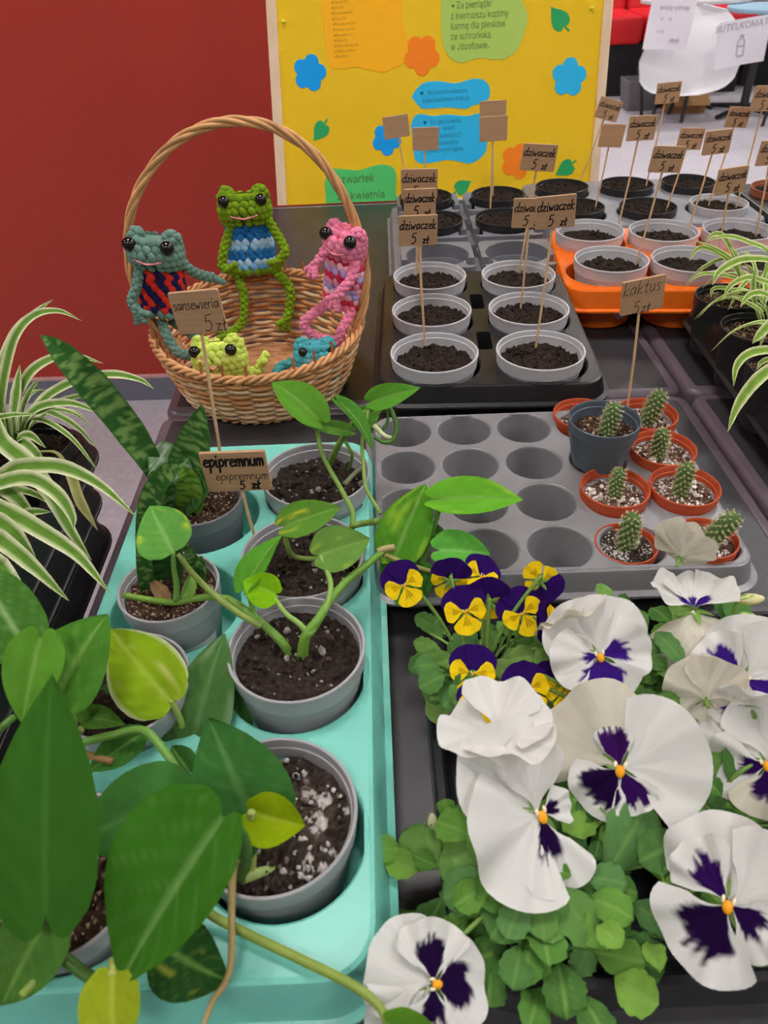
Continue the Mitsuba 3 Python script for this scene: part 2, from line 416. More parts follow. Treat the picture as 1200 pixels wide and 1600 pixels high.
def tray(name, label, group, bsdf, cx, cy, rz, w, d, h, holes, r=0.025, drop=0.025, lip=0.004, flare=0.004, cup_in=0.006, cup_bottom=0.0, extra=(), cup_name='cell', collars=None):
    """a plant tray: a plate with holes, a skirt with an out-turned lip, and under each hole a cup. holes: (x, y, radius) in its own frame"""
    t = thing(name, label, 'tray', group)
    z, R = TT + h, RZ(rz)
    ms = []
    e = 0.004
    rings = []
    for o, dz in ((-e - 0.003, 0.0), (-e, -0.0003), (-e * 0.3, -e * 0.3), (0.0, -e), (flare, -drop + 0.002), (flare + lip, -drop), (flare + lip, -drop - 0.0025), (flare, -drop - 0.0025)):
        rings.append(ring3(rring(w + 2 * o, d + 2 * o, max(r + o, 0.002), 7), z + dz))
    ms.append(loft(rings))
    plate = Polygon(rring(w - 2 * e, d - 2 * e, r - e if r > e else r, 7))
    cut = [Point(x, y).buffer(q + 0.0022, 16) for x, y, q in holes] + list(extra)
    plate = plate.difference(unary_union(cut)) if cut else plate
    ms.append(prism(plate, z - 0.0016, z))
    for x, y, q in holes:      # the rounded mouth of each cup belongs to the plate
        ms.append(xf(lathe([(q + 0.003, z - 0.0001), (q + 0.0014, z - 0.0004), (q + 0.0003, z - 0.0016), (q, z - 0.004)], 48), (x, y, 0)))
    if collars:                 # raised blocks around the cells
        side, rise = collars
        for x, y, q in holes:
            sq = Polygon(rring(side, side, 0.014, 4) + [x, y]).difference(Point(x, y).buffer(q + 0.0005, 24))
            for sx in (-1, 1): sq = sq.difference(Polygon(rring(0.03, 0.03, 0.004, 3) + [x + sx * side / 2, y - side * 0.28]))
            ms.append(prism(sq, z - 0.001, z + rise))
    for poly in extra:          # walls of the slots between the cups
        b = np.array(poly.exterior.coords)[:-1]
        ms.append(loft([ring3(b, z - 0.001), ring3(np.mean(b, 0) + 0.9 * (b - np.mean(b, 0)), z - 0.03)], False, False))
    part(t, 'body', xf(join(ms), (cx, cy, 0), R), bsdf, 40)
    for x, y, q in holes:
        zb = TT + cup_bottom + 0.001
        m = lathe([(q, z - 0.004), (q - cup_in * 0.5, z - 0.45 * (z - zb)), (q - cup_in, zb + 0.004), (q - cup_in - 0.004, zb + 0.0006), (0.0, zb)], 40)
        part(t, cup_name, xf(xf(m, (x, y, 0)), (cx, cy, 0), R), bsdf, 40)
    return t


def gridholes(xs, ys, q): return [(x, y, q) for y in ys for x in xs]


# grey cell tray with the cacti: 5 x 4 cells
P5 = 0.0654
tray('cell_tray', 'grey plastic tray with five by four round cells, half empty, holding small cacti', None, 'tray_grey', 0.1560, 0.5888, -0.5, 0.328, 0.264, 0.055,
     gridholes([(k - 2) * P5 for k in range(5)], [(k - 1.5) * P5 for k in range(4)], 0.0281), r=0.02, drop=0.022, lip=0.006, flare=0.004, cup_in=0.006)

# turquoise tray of the climbing plants
TEAL = [(-0.0635, 0.575), (-0.0695, 0.462), (-0.0700, 0.354), (-0.0700, 0.230), (-0.172, 0.545), (-0.173, 0.428), (-0.187, 0.333), (-0.187, 0.205)]
TQ = [0.0490, 0.0510, 0.0515, 0.0510, 0.0540, 0.0525, 0.0425, 0.0480]
tray('turquoise_tray', 'long turquoise plastic tray holding the potted climbing vines at the left', None, 'tray_teal', -0.1255, 0.405, 0, 0.225, 0.515, 0.064,
     [(x + 0.1255, y - 0.405, q) for (x, y), q in zip(TEAL, TQ)], r=0.03, drop=0.032, lip=0.005, flare=0.007, cup_in=0.004)

# black tray with six grey pots
T1X, T1Y = [-0.0635, 0.0635], [-0.121, 0.0, 0.121]
slots = [Polygon(rring(0.018, 0.05, 0.005, 3) + [0.0, y]) for y in (-0.0605, 0.0605)]
tray('black_tray', 'black plastic tray with six light grey pots of dark soil, middle of the tables', 'black plant trays', 'tray_black', 0.139, 0.9265, -2.6, 0.262, 0.352, 0.072,
     gridholes(T1X, T1Y, 0.0528), r=0.03, drop=0.022, lip=0.006, flare=0.004, extra=slots)

# slate grey tray behind it: black pots at the back, empty cells in front
slots = [Polygon(rring(0.016, 0.06, 0.005, 3) + [0.0, y]) for y in (-0.068, 0.067)]
tray('slate_tray', 'slate grey tray by the poster, black pots at its back and empty cells in front', 'slate plant trays', 'tray_slate', 0.169, 1.3215, -1.0, 0.268, 0.398, 0.046,
     gridholes([-0.064, 0.064], [-0.137, -0.002, 0.136], 0.0500), r=0.025, drop=0.02, lip=0.004, flare=0.004, extra=slots, collars=(0.116, 0.021))

# orange tray
tray('orange_tray', 'bright orange plastic tray holding grey pots of dark soil at the right', None, 'tray_orange', 0.4590, 1.127, -5.5, 0.350, 0.268, 0.072,
     gridholes([-0.113, 0.0, 0.113], [-0.063, 0.063], 0.0535), r=0.03, drop=0.028, lip=0.0045, flare=0.003)

# slate tray behind the orange one
tray('slate_tray', 'slate grey tray behind the orange tray holding black pots of soil', 'slate plant trays', 'tray_slate', 0.490, 1.422, -0.5, 0.385, 0.27, 0.067,
     gridholes([-0.123, 0.0, 0.123], [-0.067, 0.067], 0.0500), r=0.025, drop=0.02)
tray('slate_tray', 'dark tray at the far right edge with a single pale rimmed brown pot', 'slate plant trays', 'tray_black', 0.872, 1.362, -1.0, 0.36, 0.27, 0.067,
     gridholes([-0.115, 0.0, 0.115], [-0.065, 0.065], 0.0478), r=0.025, drop=0.02)

# black tray of the spider plants at the right
tray('black_tray', 'black plastic tray of spider plants at the right edge', 'black plant trays', 'tray_black', 0.553, 0.8065, -2.2, 0.235, 0.345, 0.070,
     gridholes([-0.058, 0.058], [-0.094, 0.008, 0.110], 0.0435), r=0.02, drop=0.034, lip=0.005, flare=0.006)

# stacked black trays at the left
for i, (cx, cy, d, h) in enumerate(((-0.4125, 0.4375, 0.365, 0.020), (-0.4235, 0.4575, 0.385, 0.047), (-0.4315, 0.480, 0.430, 0.075))):
    lab = ('lowest of the stacked black trays at the left, next to the turquoise tray', 'middle one of the stacked black trays at the left', 'topmost of the stacked black trays at the left, carrying spider plants')[i]
    hs = [] if i < 2 else [(x, y, 0.0435) for x in (-0.05, 0.062) for y in (-0.125, -0.025, 0.075)] + [(0.075, 0.1655, 0.0435), (-0.045, 0.1655, 0.0435)]
    tray('stacked_tray', lab, 'stacked black trays', 'tray_black', cx, cy, 0, 0.235, d, h, hs, r=0.034, drop=0.024, lip=0.003, flare=0.006, cup_in=0.003, cup_bottom=h - 0.07, extra=[Polygon(rring(0.205, d - 0.03, 0.03, 5))] if i < 2 else ())


# shallow glossy tray under the pansies
def flat_tray(name, label, cx, cy, rz, w, d, h, wall):
    t = thing(name, label, 'tray', None)
    R, rs, r = RZ(rz), [], 0.03
    for o, z in ((0.0, 0.0005), (wall, 0.0005), (wall + 0.001, h * 0.5), (wall, h - 0.002), (wall - 0.002, h), (wall - 0.007, h), (wall - 0.009, h - 0.002), (0.002, 0.010), (-0.002, 0.0065)):
        rs.append(ring3(rring(w + 2 * o, d + 2 * o, r + o, 8), TT + z))
    ms = [loft(rs), prism(Polygon(rring(w - 0.002, d - 0.002, r, 8)), TT + 0.004, TT + 0.0066)]
    for k in range(1, 9):
        x = -w / 2 + 0.02 + k * (w - 0.04) / 9
        ms.append(box(x - 0.0006, x + 0.0006, -d / 2 + 0.015, d / 2 - 0.015, TT + 0.0064, TT + 0.0074))
    for k in range(0, 11):
        y = -d / 2 + 0.02 + k * (d - 0.04) / 10
        ms.append(box(-w / 2 + 0.015, w / 2 - 0.015, y - 0.0006, y + 0.0006, TT + 0.0064, TT + 0.0074))
    part(t, 'body', xf(join(ms), (cx, cy, 0), R), 'tray_gloss', 35)
    return t


flat_tray('flower_tray', 'shallow glossy black tray under the pansies and violas at the lower right', 0.2410, 0.2915, 0.3, 0.40, 0.255, 0.030, 0.014)

# ---------------------------------------------------------------- pots of soil
mat('pot_grey', rgb(186, 184, 188), 0.42, 0.4)
mat('pot_mid', rgb(160, 158, 162), 0.42, 0.4)
mat('pot_smoke', rgb(112, 110, 116), 0.42, 0.4)
mat('pot_black', rgb(36, 35, 36), 0.4, 0.45)
mat('pot_slate', rgb(80, 90, 100), 0.36, 0.45)
mat('pot_brown', rgb(150, 84, 62), 0.45, 0.4)
mat('pot_terracotta', proc(lambda p, n, uv: mix(S(192, 84, 48), S(178, 72, 40), fbm(p.x * 80, p.y * 80, p.z * 80))), 0.5, 0.35)
mat('earth', VC, 0.95, 0.15)
mat('paper_white', rgb(225, 225, 225), 0.8, 0.2)
mat('print_black', rgb(35, 35, 38), 0.8, 0.2)


def pot_mesh(R, H, lip=0.0022, band=0.22, rib=True, taper=0.76, n=64):
    """outer wall with a rim band, rolled lip, inner wall; origin at the centre of the base"""
    zb = H * (1 - band)
    rb = R * taper
    ro = lambda z: rb + (R * 0.945 - rb) * z / zb
    pr = [(0, 0.0), (rb - 0.003, 0.0), (rb, 0.002)]
    pr += [(ro(zb * k), zb * k) for k in (0.3, 0.6, 0.9)] + [(ro(zb), zb - 0.0008), (R * 0.965, zb + 0.0006), (R * 0.97, zb + 0.002)]
    if rib: pr += [(R * 0.975, zb + (H - zb) * 0.45), (R * 0.982, zb + (H - zb) * 0.5)]
    pr += [(R * 0.985, H - 0.004), (R - 0.0004, H - 0.0035), (R, H - 0.002), (R - 0.0004, H - 0.0004), (R - 0.0012, H), (R - lip, H - 0.0003), (R - lip - 0.0006, H - 0.0016)]
    pr += [(R - lip - 0.0012, H - 0.006), (R * 0.965 - 0.0026, H - 0.0065), (R * 0.95 - 0.0022, zb + 0.002), (R * 0.93 - 0.0022, zb), (ro(zb * 0.6) - 0.0016, zb * 0.6), (rb - 0.0016, 0.003), (0, 0.003)]
    return lathe(pr, n)


def soil_mesh(seed, kind, n=72):
    """a lumpy disc of unit radius at z = 0 with crumbs; heights in units of the radius"""
    g = np.linspace(-1, 1, n); X, Y = np.meshgrid(g, g)
    r = np.maximum(np.abs(X), np.abs(Y)); l = np.sqrt(X ** 2 + Y ** 2) + 1e-9     # square grid mapped onto the disc
    U, V_ = X * r / l, Y * r / l
    p = np.stack([U * 5, V_ * 5, np.full_like(U, seed)], -1)
    rough = meshkit.fbm(p * 1.5, 3, seed)
    z = 0.09 * (meshkit.fbm(p * 0.35, 2, seed + 3) - 0.5) + 0.24 * (rough - 0.5) + 0.05 * (meshkit.noise(p * 4.4, seed + 5) - 0.5)
    v = np.stack([U, V_, z], -1).reshape(-1, 3)
    q = meshkit.noise(p * 4, seed + 9).reshape(-1, 1); w = meshkit.noise(p * 5 + 3, seed + 2).reshape(-1)
    ramp = {'dark': ((34, 28, 25), (58, 47, 41)), 'speck': ((34, 28, 25), (62, 51, 45)), 'salt': ((42, 34, 31), (80, 68, 61)), 'brown': ((48, 36, 30), (80, 60, 48)), 'grit': ((70, 54, 46), (124, 98, 84))}[kind]
    c = S(*ramp[0]) * (1 - q) + S(*ramp[1]) * q
    if kind == 'salt':
        w = meshkit.noise(p * 3.2 + 3, seed + 2).reshape(-1); m = (meshkit.fbm(p * 0.4, 2, seed + 20).reshape(-1) > 0.44) & (w > 0.54)
        c[m] = S(196, 190, 186) * (0.75 + 0.25 * q[m])
    if kind == 'brown': c[w > 0.82] = S(176, 150, 122)
    ms = [(v, quads(n, n), c)]
    R = np.random.RandomState(seed)
    tones = {'dark': [(34, 27, 24), (52, 41, 36), (70, 58, 50), (44, 36, 31)], 'speck': [(36, 29, 26), (56, 44, 38), (150, 142, 136), (76, 64, 56), (44, 36, 31)], 'salt': [(48, 38, 34), (196, 192, 188), (182, 178, 174), (120, 106, 98), (204, 200, 196), (70, 56, 48)],
             'brown': [(66, 48, 38), (150, 116, 88), (186, 164, 138), (54, 42, 36)], 'grit': [(222, 214, 204), (196, 182, 168), (128, 92, 72), (236, 230, 222), (84, 60, 48)]}[kind]
    cnt = {'dark': 110, 'speck': 170, 'salt': 240, 'brown': 130, 'grit': 260}[kind]
    for _ in range(cnt):
        a, rr = R.uniform(0, 2 * np.pi), 0.94 * math.sqrt(R.uniform())
        s = R.uniform(0.018, 0.052) * (1.25 if kind == 'grit' else 1.0) * (1.7 if R.uniform() < 0.07 else 1)
        b = ICO[1] if kind == 'grit' else ICO[0]
        sc = s * R.uniform(0.6, 1.2, 3)
        vv = b[0] * sc * (1 + 0.25 * R.uniform(-1, 1, (len(b[0]), 1))) @ rot(R.normal(size=3), R.uniform(0, 180)).T
        x, y = rr * math.cos(a), rr * math.sin(a)
        ms.append((vv + [x, y, float(np.interp(rr, [0, 1], [0.02, 0.0])) + 0.05 * R.uniform(-0.6, 1)], b[1], np.tile(S(*tones[R.randint(len(tones))]) * R.uniform(0.7, 1.1), (len(vv), 1))))
    return join(ms)


SOIL = {}
def soil(kind, k):
    if (kind, k) not in SOIL:
        m = soil_mesh(11 * k + len(kind), kind)
        SOIL[kind, k] = mikit.ply((m[0], m[1]), 'earth', smooth=False, color=m[2])
    return SOIL[kind, k]


POTM = {}
def fill_pot(t, rim, bsdf, H, kind='dark', level=0.02, inner=0.93, tilt=None, shape=None, k=None):
    """adds pot and soil to thing t. rim = (x, y, z of the rim, radius)"""
    x, y, z, R = rim
    key = (bsdf, round(R, 3), H)
    if key not in POTM: POTM[key] = mikit.ply(pot_mesh(round(R, 3), H, **(shape or {})), bsdf, smooth=38)
    W_ = T().translate([x, y, z - H])
    if tilt: W_ = W_.translate([0, 0, H]).rotate(list(tilt[0]), tilt[1]).translate([0, 0, -H])
    part(t, 'pot', POTM[key], None, to_world=W_)
    s = R * inner - 0.002
    k = rnd.randrange(3) if k is None else k
    part(t, 'soil', soil(kind, k), None, to_world=W_.translate([0, 0, H - level]).rotate([0, 0, 1], rnd.uniform(0, 360)).scale([s, s, s]))
    return t


def soil_pot(name, label, cat, group, rim, bsdf, H, **kw):
    return fill_pot(thing(name, label, cat, group), rim, bsdf, H, **kw)


GP = 'light grey pots in the black tray'
for lab, rim in (('nearest left light grey pot of dark soil in the black tray', (0.0681, 0.8105, 0.8280, 0.0530)),
                 ('nearest right light grey pot of dark soil in the black tray', (0.1946, 0.8054, 0.8280, 0.0530)),
                 ('left light grey pot of dark soil in the middle row of the black tray', (0.0740, 0.9318, 0.8280, 0.0530)),
                 ('light grey pot with earth smeared on its rim, middle row of the black tray, right', (0.2017, 0.9248, 0.8280, 0.0530)),
                 ('left light grey pot of dark soil in the back row of the black tray', (0.0801, 1.0508, 0.8280, 0.0530)),
                 ('right light grey pot of dark soil in the back row of the black tray', (0.2076, 1.0428, 0.8280, 0.0530))):
    soil_pot('pot', lab, 'plant pot', GP, rim, 'pot_grey', 0.080, level=0.016)
GP = 'light grey pots in the orange tray'
for lab, rim in (('light grey pot in the back row of the orange tray, at its left end', (0.3473, 1.1965, 0.8340, 0.0540)),
                 ('light grey pot in the middle of the back row of the orange tray', (0.4607, 1.1820, 0.8340, 0.0540)),
                 ('light grey pot in the back row of the orange tray, at its right end', (0.5752, 1.1738, 0.8340, 0.0540)),
                 ('light grey pot with a white label at the front left of the orange tray', (0.3482, 1.0698, 0.8340, 0.0540)),
                 ('light grey pot in the middle of the front row of the orange tray', (0.4586, 1.0582, 0.8340, 0.0540)),
                 ('light grey pot, front right of the orange tray, half hidden by spider leaves', (0.5689, 1.0429, 0.8340, 0.0540))):
    t = soil_pot('pot', lab, 'plant pot', GP, rim, 'pot_grey', 0.080, level=0.018)
    if 'white label' in lab:
        a = np.radians(np.linspace(-122, -66, 12)); R0 = rim[3]
        rg = lambda z: R0 * (0.76 + (0.945 - 0.76) * z / 0.0624) + 0.0007
        st = np.vstack([np.column_stack([rim[0] + rg(z) * np.cos(a), rim[1] + rg(z) * np.sin(a), np.full(12, rim[2] - 0.080 + z)]) for z in (0.038, 0.058)])
        part(t, 'label', (st, quads(2, 12)), 'paper_white', True)
GP = 'black pots at the back'
for lab, rim in (('black pot of dark soil at the back left of the slate tray by the poster', (0.1027, 1.4602, 0.8200, 0.0500)),
                 ('black pot of dark soil at the front left of the slate tray by the poster', (0.1088, 1.3237, 0.8200, 0.0500)),
                 ('black pot of dark soil at the back right of the slate tray by the poster', (0.2384, 1.4560, 0.8200, 0.0500)),
                 ('black pot of dark soil at the front right of the slate tray by the poster', (0.2297, 1.3212, 0.8200, 0.0500)),
                 ('black pot of dark soil in front of the right foot of the poster', (0.3665, 1.4897, 0.8200, 0.0500)),
                 ('black pot at the front left of the slate tray behind the orange one', (0.3654, 1.3641, 0.8200, 0.0500)),
                 ('black pot of dark soil in the middle of the back row behind the orange tray', (0.4898, 1.4852, 0.8200, 0.0500)),
                 ('black pot of dark soil in the middle of the front row behind the orange tray', (0.4891, 1.3490, 0.8200, 0.0500)),
                 ('black pot of dark soil at the right of the back row behind the orange tray', (0.6082, 1.4868, 0.8200, 0.0500))):
    soil_pot('pot', lab, 'plant pot', GP, rim, 'pot_black', 0.075, level=0.008)
soil_pot('pot', 'light grey rimmed pot behind the orange tray, next to the black pots', 'plant pot', None, (0.6163, 1.3542, 0.8200, 0.0500), 'pot_grey', 0.075, level=0.012)
soil_pot('pot', 'pale rimmed brown pot of soil at the far right edge', 'plant pot', None, (0.7560, 1.4265, 0.8200, 0.0495), 'pot_brown', 0.075, level=0.010)

# ---------------------------------------------------------------- price signs: a piece of cardboard on a stick, written by hand
mat('cardboard', proc(lambda p, n, uv: mix(S(190, 154, 120), S(164, 128, 96), 0.3 + 0.3 * fbm(p.x * 60, p.y * 60, p.z * 60) + 0.2 * smoothstep(0.35, 0.75, noise(p.x * 8, p.y * 8, p.z * 420)))), 0.85, 0.2)
mat('stick_wood', proc(lambda p, n, uv: mix(S(222, 188, 146), S(204, 166, 122), noise(p.x * 500, p.y * 500, p.z * 60))), 0.6, 0.3)
mat('ink', rgb(28, 22, 24), 0.7, 0.2)

GLY = {
    'd': ([[(.75, .9), (.35, 1), (.05, .6), (.1, .1), (.45, .02), (.75, .4)], [(.88, 1.85), (.76, .4), (.84, .03)]], 1.08),
    'z': ([[(.05, .95), (.65, .95)], [(.65, .95), (.05, .05)], [(.05, .05), (.72, .05)]], .92),
    'i': ([[(.12, .95), (.1, .08), (.25, .03)], [(.14, 1.38), (.15, 1.46)]], .46),
    'w': ([[(.05, .95), (.18, .05)], [(.18, .05), (.46, .6)], [(.46, .6), (.62, .05)], [(.62, .05), (.95, .95)]], 1.14),
    'a': ([[(.72, .85), (.35, 1), (.05, .5), (.25, .02), (.62, .35), (.72, .95)], [(.72, .95), (.76, .05)]], 1.0),
    'c': ([[(.65, .85), (.35, 1), (.05, .5), (.3, .02), (.68, .15)]], .84),
    'e': ([[(.08, .5), (.6, .6), (.5, .95), (.2, .9), (.05, .4), (.3, .02), (.68, .15)]], .84),
    'k': ([[(.14, 1.8), (.08, 0)], [(.68, .95), (.12, .45), (.74, 0)]], .9),
    's': ([[(.6, .88), (.25, .98), (.15, .68), (.5, .42), (.5, .1), (.08, .05)]], .75),
    'n': ([[(.08, .95), (.08, .03)], [(.08, .6), (.4, .98), (.62, .75), (.64, .03)]], .86),
    'm': ([[(.08, .95), (.08, .03)], [(.08, .6), (.35, .98), (.5, .7), (.5, .03)], [(.5, .6), (.76, .98), (.92, .7), (.94, .03)]], 1.15),
    'r': ([[(.1, .95), (.1, .03)], [(.1, .55), (.3, .9), (.58, .92)]], .7),
    'p': ([[(.1, .95), (.06, -.75)], [(.1, .7), (.45, 1), (.7, .6), (.45, .05), (.1, .25)]], .88),
    'u': ([[(.08, .95), (.1, .2), (.35, .02), (.62, .3)], [(.64, .95), (.66, .03)]], .88),
    't': ([[(.3, 1.55), (.26, .15), (.5, .03)], [(.02, 1.0), (.6, 1.02)]], .7),
    'l': ([[(.25, 1.6), (.2, .05), (.4, .03)], [(.0, .75), (.5, 1.05)]], .6),        # l with a stroke
    'v': ([[(.05, .95), (.32, .05)], [(.32, .05), (.62, .95)]], .76),
    '5': ([[(.75, 1.75), (.2, 1.7)], [(.2, 1.7), (.14, 1.0)], [(.14, 1.0), (.5, 1.12), (.74, .6), (.45, .05), (.05, .12)]], 1.0),
    '6': ([[(.62, 1.7), (.2, 1.0), (.1, .4), (.35, .03), (.68, .3), (.5, .72), (.12, .5)]], .95),
    ' ': ([], .6)}


def write(text, xh, wmax, pen, slant=0.12):
    """handwriting as a flat polygon centred on the origin; xh = height of the small letters"""
    x, L = 0.0, []
    for ch in text:
        st, adv = GLY[ch]
        for s in st:
            q = spline(s, 5) if len(s) > 2 else np.array(s)
            L.append(np.column_stack([(q[:, 0] + x + slant * q[:, 1]) * xh, q[:, 1] * xh]))
        x += adv
    w = x * xh; k = min(1.0, wmax / w)
    g = unary_union([LineString(q * [k, 1] - [w * k / 2, 0]).buffer(pen / 2, 3) for q in L])
    return g.simplify(pen * 0.06)


SIGNS = 'price signs reading dziwaczek 5 zl'


def sign(label, c, w, h, roll, base, yaw=0.0, lines=(), pen=0.0009, group=None, tint=None, back=0.0):
    """c: centre of the card, base: foot of the stick; lines: (text, x-height, height above the card's centre, pen, x shift)"""
    t = thing('price_sign', label, 'price sign', group)
    c, base = np.array(c), np.array(base)
    R = RZ(yaw) @ RX(90) @ RZ(roll)          # card: x right, y up, z towards the viewer
    card = []
    for o, z in ((0.0003, -0.0017), (0, -0.0014), (0, 0.0014), (0.0003, 0.0017)):
        card.append(ring3(rring(w - 2 * o, h - 2 * o, 0.0012, 2), z))
    part(t, 'card', xf(loft(card, True, True), c, R), 'cardboard')
    up = unit(c - base)
    part(t, 'stick', tube([base - up * 0.012, base + (c - base) * 0.5, c + R @ np.array([0, h * 0.25, -0.0033])], 0.00145, 8), 'stick_wood', 40)
    ms = [prism(xg, 0.0017, 0.0020) for xg in (shapely.affinity.translate(write(s, xh, w * 0.93, pn), dx, dy) for s, xh, dy, pn, dx in lines)]
    if ms: part(t, 'lettering', xf(join(ms), c, R), 'ink')
    return t


def dz(h, pen=0.0011, big=1.0, dy=0.0): return [('dziwaczek', h * 0.165 * big, h * 0.06 + dy, pen * 1.15, 0), ('5', h * 0.20, -h * 0.42, pen * 1.1, -h * 0.14), ('zl', h * 0.14, -h * 0.42, pen * 1.25, h * 0.26)]


# (label, card centre px etc. resolved to metres)

sign('blank looking cardboard sign, leftmost in front of the poster', (0.0506, 1.4833, 0.9349), 0.0464, 0.0368, 6, (0.0739, 1.4873, 0.8130), 0, (), group='signs seen from behind')
sign('blank looking cardboard sign, second from the left in front of the poster', (0.0953, 1.3580, 0.9404), 0.0440, 0.0353, 0, (0.0914, 1.3620, 0.8130), 0, (), group='signs seen from behind')
sign('cardboard sign half hidden by another, in the slate tray by the poster', (0.2234, 1.4738, 0.9532), 0.0469, 0.0389, 1, (0.2324, 1.4778, 0.8130), 0, (), group='signs seen from behind')
sign('dark cardboard sign standing before another one, right of the blue notice', (0.2104, 1.3712, 0.9490), 0.0463, 0.0381, 2, (0.2134, 1.3752, 0.8130), 0, (), group='signs seen from behind')
sign('cardboard sign with thick dark writing, above two others left of the slate tray', (0.0674, 1.0848, 0.9442), 0.0506, 0.0387, -1, (0.0626, 1.0888, 0.8120), 0, dz(0.0387, 0.0012), group=SIGNS)
sign('cardboard sign almost hidden between two others at the left', (0.0614, 0.9753, 0.9502), 0.0405, 0.0359, 0, (0.0632, 0.9793, 0.8120), 0, dz(0.0359, 0.0012), group=SIGNS)
sign('cardboard sign at the front left of the black tray, lowest of its stack', (0.0514, 0.8527, 0.9574), 0.0442, 0.0335, 0, (0.0601, 0.8567, 0.8120), 0, dz(0.0335), group=SIGNS)
sign('cardboard sign in front of the orange paper flower at the right', (0.2293, 1.0783, 0.9733), 0.0468, 0.0338, -5, (0.2165, 1.0823, 0.8120), 0, dz(0.0338), group=SIGNS)
sign('cardboard sign half covered by its right neighbour above the black tray', (0.1997, 0.9576, 0.9383), 0.0451, 0.0359, -2, (0.1989, 0.9616, 0.8120), 0, dz(0.0359), group=SIGNS)
sign('cardboard sign over the black tray, in front of its left neighbour', (0.2011, 0.8334, 0.9777), 0.0434, 0.0346, 3, (0.1961, 0.8374, 0.8120), 0, dz(0.0346), group=SIGNS)
sign('tilted cardboard sign at the right edge of the yellow poster', (0.4433, 1.5167, 0.9423), 0.0447, 0.0347, -16, (0.4062, 1.5207, 0.8120), 6, dz(0.0347), group=SIGNS)
sign('faintly written cardboard sign just right of the poster', (0.4117, 1.3682, 0.9313), 0.0412, 0.0356, -5, (0.4021, 1.3722, 0.8120), 6, (), group='signs seen from behind')
sign('cardboard sign above the back left pot of the orange tray', (0.4150, 1.2320, 0.9710), 0.0437, 0.0344, -1, (0.4039, 1.2360, 0.8160), 8, dz(0.0344), group=SIGNS)
sign('cardboard sign in front of the white chair', (0.5356, 1.4821, 0.9718), 0.0455, 0.0332, 1, (0.5273, 1.4861, 0.8120), 10, dz(0.0332), group=SIGNS)
sign('cardboard sign in the front left pot of the orange tray', (0.4052, 1.0794, 0.9639), 0.0463, 0.0333, -5, (0.3904, 1.0834, 0.8160), 8, dz(0.0333), group=SIGNS)
sign('cardboard sign half hidden behind its right neighbour in the far slate tray', (0.5396, 1.3483, 0.9258), 0.0440, 0.0334, -4, (0.5248, 1.3523, 0.8120), 8, dz(0.0334), group=SIGNS)
sign('cardboard sign in the middle back pot of the orange tray', (0.5209, 1.1978, 0.9550), 0.0431, 0.0333, 1, (0.5065, 1.2018, 0.8160), 10, dz(0.0333), group=SIGNS)
sign('cardboard sign farthest back at the right, above the grey floor', (0.6195, 1.3671, 0.9521), 0.0407, 0.0309, -6, (0.6068, 1.3711, 0.8120), 10, dz(0.0309), group=SIGNS)
sign('cardboard sign at the right edge of the picture, highest of the right ones', (0.6509, 1.3502, 0.9815), 0.0481, 0.0371, -3, (0.6497, 1.3542, 0.8120), 10, dz(0.0371), group=SIGNS)
sign('cardboard sign low at the right, in the middle front pot of the orange tray', (0.4980, 1.0716, 0.9352), 0.0442, 0.0342, 3, (0.5071, 1.0756, 0.8160), 10, dz(0.0342), group=SIGNS)
sign('cardboard sign cut by the right edge of the picture', (0.5997, 1.1819, 0.9407), 0.0439, 0.0344, -2, (0.6128, 1.1859, 0.8160), 10, dz(0.0344), group=SIGNS)
sign('cardboard sign reading kaktus 5 zł beside the cactus tray', (0.2675, 0.7074, 0.9327), 0.0448, 0.0353, 5, (0.2771, 0.7114, 0.7920), 10, [('kaktus', 0.0078, 0.003, 0.0005, -0.002), ('5', 0.0075, -0.018, 0.0006, -0.006), ('zl', 0.0062, -0.018, 0.0006, 0.004)], group=None)
sign('cardboard sign reading sansewieria 5 zł in front of the basket', (-0.1398, 0.5580, 0.9989), 0.0399, 0.0346, 4.5, (-0.1487, 0.5620, 0.8100), -4, [('sansewieria', 0.0052, 0.003, 0.0006, 0), ('5', 0.0078, -0.016, 0.0006, 0.006), ('zl', 0.0058, -0.016, 0.0006, 0.016)], group=None)
sign('cardboard sign reading epipremnum twice over the turquoise tray', (-0.1179, 0.4895, 0.8924), 0.0532, 0.0382, 2.5, (-0.1133, 0.4935, 0.8100), -4, [('epipremnum', 0.0070, 0.0060, 0.0018, 0), ('epipremnum', 0.0050, -0.0075, 0.0005, 0.004), ('5', 0.0048, -0.0172, 0.0012, 0.003), ('zl', 0.0045, -0.0165, 0.0018, 0.014)], group=None)

# ---------------------------------------------------------------- the yellow poster board leaning back behind the pots
mat('board_frame', proc(lambda p, n, uv: mix(S(226, 200, 172), S(208, 178, 146), fbm(p.x * 120, p.y * 20, p.z * 12))), 0.55, 0.3)
mat('paper_yellow', proc(lambda p, n, uv: mix(S(230, 190, 30), S(222, 180, 24), fbm(p.x * 9, p.y * 9, p.z * 9))), 0.75, 0.25)
mat('paper_orange_yellow', rgb(242, 174, 18), 0.7, 0.25)
mat('paper_blue', rgb(8, 150, 226), 0.7, 0.25)
mat('paper_cyan', rgb(40, 176, 226), 0.7, 0.25)
mat('paper_green', rgb(40, 158, 92), 0.7, 0.25)
mat('paper_lime', rgb(168, 196, 92), 0.7, 0.25)
mat('paper_mint', rgb(78, 190, 104), 0.7, 0.25)
mat('paper_orange', rgb(240, 126, 24), 0.7, 0.25)
mat('print_brown', rgb(120, 84, 20), 0.8, 0.2)
mat('print_green', rgb(62, 84, 42), 0.8, 0.2)
mat('print_blue', rgb(22, 84, 118), 0.8, 0.2)
mat('pin', rgb(212, 220, 40), 0.3, 0.5)

